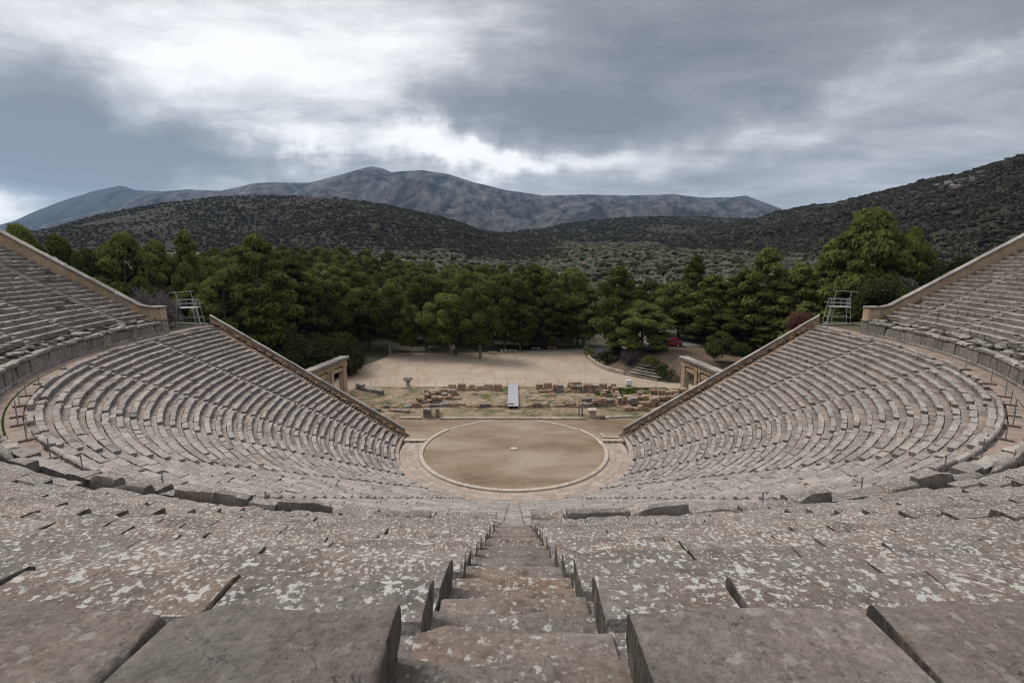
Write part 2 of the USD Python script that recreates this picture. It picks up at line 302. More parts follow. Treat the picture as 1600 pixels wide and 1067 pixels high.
earth('blue_rock', [(0.3, (0.012, 0.02, 0.015)), (0.55, (0.026, 0.032, 0.027)), (0.8, (0.07, 0.068, 0.06))], scale=0.002, fine=0.02, bump=0.8, dist=30.0)
leaf('pine_leaf', (0.056, 0.070, 0.020), (0.25, 0.275, 0.085), trans=0.35, vary=0.42)
leaf('pine_leaf_light', (0.068, 0.082, 0.022), (0.275, 0.285, 0.095), trans=0.35)
leaf('olive_leaf', (0.12, 0.132, 0.09), (0.30, 0.315, 0.23), scale=0.1, vary=0.3)
leaf('scrub_leaf', (0.050, 0.047, 0.034), (0.125, 0.117, 0.085), trans=0.1, scale=0.02, vary=0.45)
leaf('shrub_leaf', (0.03, 0.040, 0.015), (0.105, 0.11, 0.042))
leaf('weed_leaf', (0.04, 0.075, 0.012), (0.13, 0.19, 0.035), scale=3.0)
leaf('dry_leaf', (0.12, 0.10, 0.05), (0.28, 0.25, 0.12), scale=3.0)
leaf('cypress_leaf', (0.012, 0.02, 0.008), (0.035, 0.048, 0.018))
plain('bark', (0.13, 0.105, 0.085), 0.95, var=0.45, scale=5)
plain('pale_bark', (0.22, 0.19, 0.165), 0.95, var=0.4, scale=5)
plain('twig', (0.105, 0.085, 0.088), 0.95)
plain('red_twig', (0.13, 0.055, 0.04), 0.95)
plain('white_metal', (0.30, 0.315, 0.295), 0.5, 0.0, var=0.15)
plain('grey_metal', (0.20, 0.20, 0.20), 0.5, 0.6)
plain('dark_metal', (0.045, 0.047, 0.05), 0.55, 0.3)
plain('old_wood', (0.11, 0.08, 0.06), 0.9, var=0.4)
plain('deck_board', (0.30, 0.31, 0.325), 0.6, var=0.08)
plain('white_paint', (0.62, 0.62, 0.60), 0.6, var=0.1)
plain('black_paint', (0.02, 0.022, 0.022), 0.5)
plain('red_paint', (0.16, 0.012, 0.016), 0.3, var=0.1)
plain('rubber', (0.02, 0.02, 0.02), 0.9)
plain('window_dark', (0.03, 0.035, 0.04), 0.1)
plain('concrete', (0.33, 0.31, 0.28), 0.9)
plain('asphalt', (0.16, 0.155, 0.15), 0.95)
plain('roof_tile', (0.30, 0.13, 0.08), 0.9)

# ------------------------------------------------------------------ helpers
COUNT = {}


def free(parent, name):
    k = (parent, name)
    c = COUNT.get(k, 0)
    COUNT[k] = c + 1
    return f'{parent}/{name}' + (f'_{c:03d}' if c else '')


def meta(prim, label=None, cat=None, group=None, kind=None):
    for k, v in (('label', label), ('category', cat), ('group', group), ('kind', kind)):
        if v:
            prim.SetCustomDataByKey(k, v)


class Thing:
    def __init__(self, name, label, cat, group=None, loc=(0, 0, 0), rotz=0.0, scale=(1, 1, 1), kind=None):
        self.path = free('/World', name)
        self.x = UsdGeom.Xform.Define(stage, self.path)
        self.x.AddTranslateOp().Set(Gf.Vec3d(*map(float, loc)))
        self.x.AddRotateZOp().Set(float(rotz))
        self.x.AddScaleOp().Set(Gf.Vec3f(*map(float, scale)))
        self.prim = self.x.GetPrim()
        meta(self.prim, label, cat, group, kind)

    def part(self, name, mesh, mat, smooth=False, label=None, parent=None):
        p = free(parent or self.path, name)
        m = usdkit.mesh(stage, p, mesh, M[mat], smooth)
        if label:
            m.GetPrim().SetCustomDataByKey('label', label)
        return p

    def copy(self, label=None, group=None, loc=(0, 0, 0), rotz=0.0, scale=(1, 1, 1)):
        base = self.path.rsplit('/', 1)[1]
        base = base[:-4] if base[-4:-3] == '_' and base[-3:].isdigit() else base
        path = free('/World', base)
        x = UsdGeom.Xform.Define(stage, path)
        x.GetPrim().GetReferences().AddInternalReference(self.path)
        x.GetPrim().SetInstanceable(True)
        x = UsdGeom.Xform(x.GetPrim())
        p = x.GetPrim()
        p.GetAttribute('xformOp:translate').Set(Gf.Vec3d(*map(float, loc)))
        p.GetAttribute('xformOp:rotateZ').Set(float(rotz))
        p.GetAttribute('xformOp:scale').Set(Gf.Vec3f(*map(float, scale)))
        meta(p, label, None, group)
        return p


def single(name, mesh, mat, label=None, cat=None, group=None, kind=None, smooth=False):
    p = free('/World', name)
    m = usdkit.mesh(stage, p, mesh, M[mat], smooth)
    meta(m.GetPrim(), label, cat, group, kind)
    return p


def box(x0, x1, y0, y1, z0, z1):
    b = trimesh.creation.box([x1 - x0, y1 - y0, z1 - z0])
    b.apply_translation([(x0 + x1) / 2, (y0 + y1) / 2, (z0 + z1) / 2])
    return b


def cat(ms):
    return trimesh.util.concatenate(ms)


def bar(a, b, r, sides=6, r2=None):
    a, b = np.asarray(a, float), np.asarray(b, float)
    d = b - a
    L = np.linalg.norm(d)
    d /= L
    t = np.cross(d, [0, 0, 1.0] if abs(d[2]) < 0.9 else [1.0, 0, 0])
    t /= np.linalg.norm(t)
    s = np.cross(d, t)
    an = np.arange(sides) * 2 * math.pi / sides
    ring = np.cos(an)[:, None] * t + np.sin(an)[:, None] * s
    r2 = r if r2 is None else r2
    v = np.vstack([a + ring * r, b + ring * r2])
    f = []
    for i in range(sides):
        j = (i + 1) % sides
        f += [[i, i + sides, j], [j, i + sides, j + sides]]
    for i in range(1, sides - 1):
        f += [[0, i, i + 1], [sides, sides + i + 1, sides + i]]
    return trimesh.Trimesh(v, f, process=False)


def chain(pts, radii, sides=6):
    return cat([bar(pts[i], pts[i + 1], radii[i], sides, radii[i + 1]) for i in range(len(pts) - 1)])


def rough_box(x0, x1, y0, y1, z0, z1, amp=0.06, n=3, seed=0, freq=2.2):
    b = trimesh.creation.box([x1 - x0, y1 - y0, z1 - z0])
    for _ in range(n):
        b = b.subdivide()
    b.apply_translation([(x0 + x1) / 2, (y0 + y1) / 2, (z0 + z1) / 2])
    v = b.vertices
    c = np.array([(x0 + x1) / 2, (y0 + y1) / 2, (z0 + z1) / 2])
    h = np.array([x1 - x0, y1 - y0, z1 - z0]) / 2
    q = np.abs(v - c) / h
    corner = np.clip(np.sort(q, axis=1)[:, 1] - 0.75, 0, 1) * 4      # edges wear
    d = np.stack([fbm(v * freq + seed * 17.3 + i * 31, 3) - 0.5 for i in range(3)], 1) * 2 * amp
    wear = (noise(v * freq * 1.7 + seed * 5.1) ** 2)[:, None] * corner[:, None] * amp * 2.2
    b.vertices = v + d - wear * np.sign(v - c)
    return b


def smooth01(a, b, x):
    t = np.clip((np.asarray(x, float) - a) / (b - a), 0, 1)
    return t * t * (3 - 2 * t)


# the eye's own geometry, used only to read a direction of the survey off in metres
_c, _s = math.cos(math.radians(PITCH)), math.sin(math.radians(PITCH))


def spot(px, py, y):
    """The point at depth y (metres past the orchestra's centre) that bears as surveyed."""
    x, v = (px - 803) / 800, (533.5 - py) / 800
    t = (y - EYE[1]) / (_c + _s * v)
    return x * t, y, EYE[2] + (v * _c - _s) * t


# ------------------------------------------------------------------ the shape of the theatre
R_L, D_L, Z_L, H_L, N_L = 12.75, 0.735, 0.50, 0.355, 34
R_U, D_U, Z_U, H_U, N_U = 41.1, 0.76, 14.53, 0.395, 21
R_WALK, Z_WALK, R_WALL = 37.8, 12.30, 39.4
WEDGE = math.radians(17.8)
UWEDGE = math.radians(8.9)
Y_UP = 3.4                                                      # the upper tier stops at this line
STAIR_L, STAIR_U = 0.37, 0.415                                  # half widths


def widen(phi):
    return 1.0 * np.clip((np.abs(phi) - math.radians(71)) / math.radians(36), 0, 2) ** 2


def line_y(ax):
    return 4.2 + (ax - 13.0) * 0.2475


def end_lower(r, back=0.0):
    """Angle at which radius r meets the lower retaining wall, less 'back' metres."""
    rr = r + 1.0
    m, b = 0.2475, 4.2 - 13.0 * 0.2475
    A, B, C = 1 + m * m, 2 * m * b, b * b - rr * rr
    x = (-B + math.sqrt(B * B - 4 * A * C)) / (2 * A)
    return math.pi / 2 + math.atan2(m * x + b, x) - back / r


def end_upper(r, back=0.0):
    return math.pi / 2 + math.asin(Y_UP / r) - back / r


def z_cavea(r):
    """Height of the rubble core under the stones."""
    return np.interp(r, [12.3, 12.7, 37.7, 37.75, 40.2, 40.25, 41.2, 41.25, 57.2, 57.3, 75], [-0.05, -0.15, 11.65, 12.1, 12.1, 13.72, 13.78, 14.0, 22.3, 22.6, 24.5])


def ground_z(x, y):
    x, y = np.asarray(x, float), np.asarray(y, float)
    r = np.hypot(x, y)
    ax = np.abs(x)
    inside = (y < line_y(ax) + 0.35) & (r < 39.6) | (y < Y_UP + 0.4)
    fw = y - EYE[1]
    side = 12.2 * smooth01(30, 43, ax - 0.10 * np.clip(y - 20, 0, 200)) * (1 - 0.72 * smooth01(13, 34, y)) + 4.0 * smooth01(45, 90, ax) * smooth01(25, 60, y)
    plat = (ax > 36.5) & (y < line_y(ax) + 2.0) & (y < 20)
    side = np.where(plat, np.maximum(side, 12.22), side)
    # the mound on the right, behind the curved low wall
    d1 = (x - 17.0) / 9.0
    mound = 3.0 * smooth01(0.0, 1.0, (x - np.interp(y, [25, 30.4, 35, 39, 47, 54, 70], [60, 24.5, 20.0, 17.2, 16.4, 19, 24])) / 9.0) * (y > 26) * smooth01(26, 31, y)
    far = np.interp(fw, [0, 170, 300, 600, 1000, 1600, 3000, 12000], [0, 0.0, 3.5, 14, 31, 62, 90, 90])
    roll = 3.0 * (fbm(np.stack([x * 0.006, y * 0.006, 0 * x], -1), 3, seed=5) - 0.5) * smooth01(150, 500, fw) * 2
    out = np.maximum(side, mound) + far + roll
    back = z_cavea(r) + np.clip(r - 75, 0, 400) * 0.12
    return np.where(inside, np.where(r < 75, z_cavea(r), np.minimum(back, 50)), out)


def build_ground():
    rad = np.unique(np.concatenate([np.linspace(0, 12.2, 8), [12.3, 12.7], np.linspace(13, 37.7, 40), [37.75, 38.5, 39.3, 39.6, 40.2, 40.25, 41.2, 41.25], np.linspace(41.6, 57.2, 26), [57.3, 58, 60], np.linspace(62, 120, 40), np.geomspace(124, 14000, 70)]))
    na = 900
    a = np.arange(na) * 2 * math.pi / na
    R, A = np.meshgrid(rad[1:], a, indexing='ij')
    X, Y = R * np.sin(A), -R * np.cos(A)
    Z = ground_z(X, Y)
    v = np.vstack([[[0, 0, -0.05]], np.stack([X, Y, Z], -1).reshape(-1, 3)])
    n = len(rad) - 1
    i, j = np.meshgrid(np.arange(n - 1), np.arange(na), indexing='ij')
    j2 = (j + 1) % na
    q = np.stack([1 + i * na + j, 1 + (i + 1) * na + j, 1 + (i + 1) * na + j2, 1 + i * na + j2], -1).reshape(-1, 4)
    f = np.vstack([q[:, [0, 1, 2]], q[:, [0, 2, 3]], np.stack([np.zeros(na, int), 1 + np.arange(na), 1 + (np.arange(na) + 1) % na], 1)])
    ctr = v[f].mean(1)
    rr = np.hypot(ctr[:, 0], ctr[:, 1])
    core = (rr < 75) & ((ctr[:, 1] < line_y(np.abs(ctr[:, 0])) + 0.35) & (rr < 39.6) | (ctr[:, 1] < Y_UP + 0.4))
    single('ground', (v, f[~core]), 'ground_earth', 'dark earth ground around the theatre and out to the hills', kind='structure')
    single('terrace_bed', (v, f[core]), 'core_earth', 'rubble and earth bed under the stone seats', kind='structure')


build_ground()


# ------------------------------------------------------------------ hills and mountains
def ridge_mesh(ridge, d_ridge, d_foot, d_back, seed, rough, ns=60, na=260, sag=1.0, gully=0):
    """A range: the skyline as surveyed, carried to its own distance, with slopes in front and behind."""
    px = np.linspace(ridge[0][0], ridge[-1][0], na)
    py = np.interp(px, [p[0] for p in ridge], [p[1] for p in ridge])
    dr = np.interp(px, [p[0] for p in ridge], [(p[2] if len(p) > 2 else d_ridge) for p in ridge])
    xs, zs = [], []
    for a, b, d in zip(px, py, dr):
        x, y, z = spot(a, b, d + EYE[1])
        xs.append(x / d)
        zs.append(z)
    xs, zs = np.array(xs), np.array(zs)
    s = np.concatenate([np.linspace(0, 1, ns), np.linspace(1, 2, ns // 3)[1:]])
    S, K = np.meshgrid(s, np.arange(na), indexing='ij')
    DR = dr[K]
    DF = d_foot * DR / d_ridge
    Dd = np.where(S <= 1, DF + S * (DR - DF), DR + (S - 1) * (d_back - d_ridge))
    X, Y = xs[K] * Dd, Dd + EYE[1]
    base = np.interp(Dd, [0, 170, 300, 600, 1000, 1600, 3000, 12000], [0, 0.0, 3.5, 14, 31, 62, 90, 90]) - 6
    prof = np.where(S <= 1, np.clip(S, 0, 1) ** sag, np.clip(2 - S, 0, 1) ** 1.2)
    Z = base + (zs[K] - base) * prof
    P = np.stack([X, Y, 0 * X], -1)
    f1 = fbm(P / (rough * 9) + seed, 5, seed=seed) - 0.5
    f2 = 1 - np.abs(2 * fbm(P / (rough * 5) + 7 + seed, 5, seed=seed + 9) - 1)
    w = np.clip(S * (1 - S) * 4, 0, 1) * (S <= 1)
    Z = Z + rough * w * (f1 * 1.6 + (f2 - 0.8) * 1.3) + 0.06 * rough * (fbm(P / (rough * 0.9), 3, seed=seed + 3) - 0.5) * (S <= 1.05)
    if gully:
        q = X / gully + 1.3 * (fbm(P / (gully * 3.0) + 3, 3, seed=seed + 5) - 0.5) * 3
        g1 = np.abs(noise(np.stack([q, S * 1.2, 0 * q], -1), seed + 1) - 0.5) * 2
        g2 = np.abs(noise(np.stack([q * 2.3, S * 2.0, 0 * q], -1), seed + 2) - 0.5) * 2
        Z = Z - gully * 0.42 * w ** 0.6 * (1 - g1) ** 2 - gully * 0.16 * w ** 0.6 * (1 - g2) ** 2
        f3 = 1 - np.abs(2 * fbm(P / 150.0 + 2.2, 4, seed=seed + 21) - 1)
        Z = Z + (26 * (f3 - 0.75) + 16 * (fbm(P / 45.0, 2, seed=seed + 22) - 0.5)) * np.clip(w * 3, 0, 1)
    v = np.stack([X, Y, Z], -1).reshape(-1, 3)
    n = len(s)
    i, j = np.meshgrid(np.arange(n - 1), np.arange(na - 1), indexing='ij')
    q = np.stack([i * na + j, i * na + j + 1, (i + 1) * na + j + 1, (i + 1) * na + j], -1).reshape(-1, 4)
    return v, np.vstack([q[:, [0, 1, 2]], q[:, [0, 2, 3]]])


hill_left = ridge_mesh([(-260, 405), (-100, 385), (0, 372), (80, 356), (150, 336), (250, 318), (340, 307), (430, 305), (520, 309), (600, 319), (660, 333), (720, 349), (760, 362), (800, 368), (850, 372), (900, 385)], 1100, 520, 1700, 3, 26, sag=1.15)
hill_mid = ridge_mesh([(790, 372), (830, 363), (870, 353), (900, 348), (960, 341), (1040, 339), (1100, 341), (1170, 343), (1250, 338), (1330, 345)], 1700, 1000, 2300, 11, 22)
hill_right = ridge_mesh([(960, 392, 1750), (1060, 368, 1620), (1120, 353, 1500), (1170, 346, 1400), (1240, 328, 1250), (1300, 319, 1150), (1350, 306, 1050), (1400, 294, 950), (1450, 281, 870), (1500, 271, 800), (1550, 257, 750), (1600, 241, 700), (1700, 215, 650), (1850, 190, 600), (2050, 180, 560)], 1000, 330, 1500, 17, 24)
mountain = ridge_mesh([(60, 352), (165, 326), (230, 301), (290, 296), (345, 298), (400, 286), (430, 285), (480, 286), (520, 276), (545, 269), (580, 260), (596, 263), (612, 269), (660, 266), (700, 272), (740, 285), (790, 297), (850, 306), (910, 304), (980, 306), (1050, 304), (1100, 309), (1140, 309), (1165, 306), (1200, 319), (1222, 327), (1260, 342), (1330, 356)], 6000, 2600, 8200, 23, 130, ns=210, na=820, sag=1.0, gully=230)
far_ridge = ridge_mesh([(-160, 372), (-40, 362), (20, 345), (50, 331), (100, 312), (150, 297), (170, 293), (185, 290), (196, 292), (210, 297), (250, 299), (300, 308), (380, 330)], 8500, 5200, 10500, 31, 120, gully=300)
single('hill', hill_left, 'scrub_soil', 'rounded scrub covered hill beyond the pine wood', kind='structure', smooth=True)
single('hill', hill_mid, 'scrub_soil', 'low brown hill in front of the bare mountain', kind='structure', smooth=True)
single('hill', hill_right, 'scrub_soil', 'long wooded slope with a pale rock scar', kind='structure', smooth=True)
single('mountain', mountain, 'mountain_rock', 'bare grey limestone mountain with a pointed summit', kind='structure')
single('mountain', far_ridge, 'blue_rock', 'distant dark blue mountain with wind turbines', kind='structure')

# ------------------------------------------------------------------ curved stone blocks
QUEUE = []


def dense(profile, step):
    out = []
    for a, b in zip(profile[:-1], profile[1:]):
        n = max(1, int(math.hypot(b[0] - a[0], b[1] - a[1]) / step))
        out += [(a[0] + (b[0] - a[0]) * i / n, a[1] + (b[1] - a[1]) * i / n) for i in range(n)]
    return out + [profile[-1]]


def block(thing, name, p0, p1, r0, z0, prof, mat, nu=3, amp=0.02, wear=0.03, chip=0.0, freq=1.8, smooth=False, tilt=0.0, wide=True, skew=0.0, dr=0.0, parent=None, ragged=0.0):
    """One stone: the profile (s outward, h up) swept from angle p0 to p1 at radius r0. Displaced later, all stones at once."""
    prof = np.asarray(prof, float)
    m = len(prof)
    u = np.linspace(0, 1, nu + 1)
    if smooth:                                               # arrises of the nearer stones are worn round
        k_ = 0.009 / max(abs(p1 - p0) * r0, 0.1)
        u = np.concatenate([[0, k_], u[1:-1], [1 - k_, 1]])
        nu = len(u) - 1
    U, K = np.meshgrid(u, np.arange(m), indexing='ij')
    S, Hh = prof[K, 0].copy(), prof[K, 1].copy()
    depth = prof[:, 0].max()
    if chip:
        side = 1 if chip > 0 else -1
        t = np.clip(((U if side > 0 else 1 - U) - 0.62) / 0.38, 0, 1) ** 1.3
        top = (Hh > -0.2)
        Hh -= np.where(top, abs(chip) * t * np.clip(1.2 - S / depth, 0, 1), 0)
        S += np.where((S < 0.1) & top, abs(chip) * 0.9 * t, 0)
    PH = p0 + (p1 - p0) * U + skew * (S / depth) * (p1 - p0)
    R = r0 + S + dr + (widen(PH) if wide else 0)
    Z = z0 + Hh + tilt * (U - 0.5)
    v = np.stack([R * np.sin(PH), -R * np.cos(PH), Z], -1).reshape(-1, 3)
    i, k = np.meshgrid(np.arange(nu), np.arange(m - 1), indexing='ij')
    q = np.stack([i * m + k, (i + 1) * m + k, (i + 1) * m + k + 1, i * m + k + 1], -1).reshape(-1, 4)
    f = [q[:, [0, 2, 1]], q[:, [0, 3, 2]]]
    fan = np.arange(m - 2)
    last = m - 1
    e = nu * m
    f.append(np.stack([np.full(m - 2, last), fan + 1, fan], 1))
    f.append(np.stack([np.full(m - 2, e + last), e + fan, e + fan + 1], 1))
    front = np.clip(1 - S / 0.08, 0, 1) * (Hh > -0.13)
    ends = ((U == 0) | (U == 1)).astype(float)
    if smooth:
        v[:, 2] -= 0.007 * ends.ravel() * (Hh.ravel() > -0.2)
    bottom = (Hh > prof[:, 1].min() + 1e-6).astype(float)
    QUEUE.append((thing, name, v, np.vstack(f), mat, smooth, amp, wear, freq, front.ravel(), ends.ravel(), bottom.ravel(), parent, nu, ragged))


def flush():
    if not QUEUE:
        return
    V = np.vstack([q[2] for q in QUEUE])
    n = [len(q[2]) for q in QUEUE]
    rep = lambda k: np.repeat([q[k] for q in QUEUE], n)
    amp, wear, freq = rep(6), rep(7), rep(8)
    seed = np.repeat(RNG.random((len(QUEUE), 3)) * 50, n, axis=0)
    front, ends, free_ = (np.concatenate([q[k] for q in QUEUE]) for k in (9, 10, 11))
    P = V * freq[:, None] + seed
    d = [(fbm(P + 13.7 * i, 3) - 0.5) * 2 * amp for i in range(3)]
    fine = [(fbm(P * 4.3 + 7.1 * i, 3) - 0.5) * amp * 0.9 for i in range(2)]
    rr = np.hypot(V[:, 0], V[:, 1])[:, None]
    rad = np.stack([V[:, 0], V[:, 1], 0 * V[:, 0]], 1) / rr
    tan = np.stack([-rad[:, 1], rad[:, 0], 0 * V[:, 0]], 1)
    e = np.clip(noise(P * 2.3 + 3.3) - 0.35, 0, 1) * 1.6 * wear * np.maximum(front, 0.7 * ends)
    V = V + rad * ((d[0] + fine[0]) * free_ + e * front)[:, None] + np.array([0, 0, 1.0]) * (((d[2] * 0.7 + fine[1] * 0.7) - e * 0.8) * free_)[:, None] + tan * (d[1] * ends * 0.9 + (fbm(P * 1.3 + 77, 3) - 0.5) * 2 * rep(14) * ends)[:, None]
    at = 0
    for q, k in zip(QUEUE, n):
        q[0].part(q[1], (V[at:at + k], q[3]), q[4], q[5], parent=q[12])
        at += k
    QUEUE.clear()


def seat_profile(dep, rise):
    return [(0.09, -rise - 0.08), (0.055, -0.17), (0.0, -0.11), (0.0, -0.02), (0.02, 0.0), (0.36, 0.0), (0.39, -0.045), (dep + 0.06, -0.035), (dep + 0.06, -rise - 0.08)]


def seat_only(rise):
    return [(0.09, -rise - 0.08), (0.055, -0.17), (0.0, -0.11), (0.0, -0.02), (0.02, 0.0), (0.365, 0.0), (0.38, -0.015), (0.385, -rise)]


def foot_only(dep, rise):
    return [(0.0, -0.3), (0.0, -0.01), (0.01, 0.0), (dep - 0.39 + 0.08, 0.0), (dep - 0.39 + 0.09, -0.3)]


def cut(p0, p1, r, lo, hi, rng, first=None):
    """Joint angles between p0 and p1: stones of lo..hi metres."""
    L = (p1 - p0) * r
    xs = [0.0]
    while xs[-1] < L - lo * 0.6:
        xs.append(xs[-1] + rng.uniform(lo, hi))
    if len(xs) < 2:
        xs.append(L)
    xs = np.array(xs) * L / xs[-1]
    return p0 + xs / r


ORD = ['', 'second ', 'third ', 'fourth ', 'fifth ', 'sixth ', 'seventh ', 'eighth ', 'ninth ', 'tenth ', 'eleventh ']


def ordinal_label(kind, j, lower):
    where = 'lower' if lower else 'upper'
    side = 'right' if j >= 0 else 'left'
    k = j if j >= 0 else -j - 1
    if k == 0:
        return f'{where} wedge of weathered stone seats directly {side} of the central stairway'
    return f'{ORD[k]}{where} wedge of weathered stone seats {side} of the central stairway'


# ---- lower tier: twelve wedges of seats
lower_prof = seat_profile(D_L, H_L)
for j in range(-6, 6):
    t = Thing('seating_wedge', ordinal_label('', j, True), 'stone seating', 'wedges of stone seats in the lower tier')
    rng = np.random.default_rng(100 + j)
    for k in range(N_L):
        r, z = R_L + D_L * k, Z_L + H_L * k
        a, b = j * WEDGE + STAIR_L / r, (j + 1) * WEDGE - STAIR_L / r
        if j == 5:
            b = end_lower(r, 1.30)
        if j == -6:
            a = -end_lower(r, 1.30)
        js = cut(a, b, r, 0.95, 1.75, rng)
        mid = abs(j + 0.5) < 4
        for p, q in zip(js[:-1], js[1:]):
            gap = rng.uniform(0.006, 0.03) / r
            chip = 0.0 if rng.random() > 0.2 else rng.choice([-1, 1]) * rng.uniform(0.05, 0.2)
            dz = rng.normal(0, 0.016)
            block(t, 'seat_block', p + gap, q - gap, r, z + dz, seat_only(H_L), 'seat_stone', nu=4, amp=0.028, wear=0.09, chip=chip, tilt=rng.normal(0, 0.018), dr=rng.normal(0, 0.018))

        js = cut(a, b, r, 1.0, 2.1, rng)
        for p, q in zip(js[:-1], js[1:]):
            gap = rng.uniform(0.004, 0.02) / r
            block(t, 'foot_slab', p + gap, q - gap, r + 0.395, z - 0.025 + rng.normal(0, 0.012), foot_only(D_L, H_L), 'foot_stone', nu=3, amp=0.02, wear=0.04, tilt=rng.normal(0, 0.015))

# backrests along the upper rim of the lower tier
rim_prof = [(0.0, -0.25), (0.0, 0.26), (0.03, 0.32), (0.24, 0.33), (0.30, 0.27), (0.32, -0.25)]
for sgn, lab in ((-1, 'left'), (1, 'right')):
    t = Thing('rim_bench', f'worn stone backrests edging the walkway above the lower seats on the {lab} half', 'stone bench', 'stone benches along the walkway')
    rng = np.random.default_rng(300 + sgn)
    js = cut(0.9 / 37.5, end_lower(37.4, 0.9), 37.4, 1.0, 2.0, rng)
    for p, q in zip(js[:-1], js[1:]):
        if rng.random() < 0.12:
            continue
        h = rng.uniform(-0.16, 0.05)
        pr = [(s, hh + (h if hh > 0 else 0)) for s, hh in rim_prof]
        block(t, 'backrest_stone', sgn * (p if sgn > 0 else q) + 0.0004, sgn * (q if sgn > 0 else p) - 0.0004, 37.42, 12.2, pr, 'seat_stone', nu=6, amp=0.05, wear=0.12, chip=0 if rng.random() > 0.35 else rng.choice([-1, 1]) * rng.uniform(0.1, 0.3), tilt=rng.normal(0, 0.03))

# ---- lower stairways
for j in range(-6, 7):
    if j == 0:
        lab = 'central stone stairway down through the lower seats to the orchestra'
    elif abs(j) == 6:
        lab = f'stone stairway along the {"right" if j > 0 else "left"} retaining wall of the lower seats'
    else:
        lab = f'{ORD[abs(j) - 1] or "first "}lower stone stairway {"right" if j > 0 else "left"} of the central one'
    t = Thing('stairway', lab, 'stairway', 'stairways between the lower wedges')
    rng = np.random.default_rng(200 + j)
    for k in range(N_L):
        r, z = R_L + D_L * k, Z_L + H_L * k
        for h in (0, 1):
            rr, zz = r - D_L / 2 + h * D_L / 2, z - H_L + 0.0 + h * H_L / 2
            if j in (-6, 6):
                e = end_lower(rr, 0.55)
                a, b = (e - 0.74 / rr, e) if j > 0 else (-e, -e + 0.74 / rr)
            else:
                a, b = j * WEDGE - STAIR_L / rr, j * WEDGE + STAIR_L / rr
            block(t, 'step', a + 0.008 / rr, b - 0.008 / rr, rr, zz - 0.02 + rng.normal(0, 0.008), [(0.0, -0.3), (0.0, -0.01), (0.02, 0), (D_L / 2 + 0.03, 0), (D_L / 2 + 0.03, -0.3)], 'orange_stone' if abs(j) == 6 and rng.random() < 0.5 else 'seat_stone', nu=2, amp=0.02, wear=0.06)
flush()

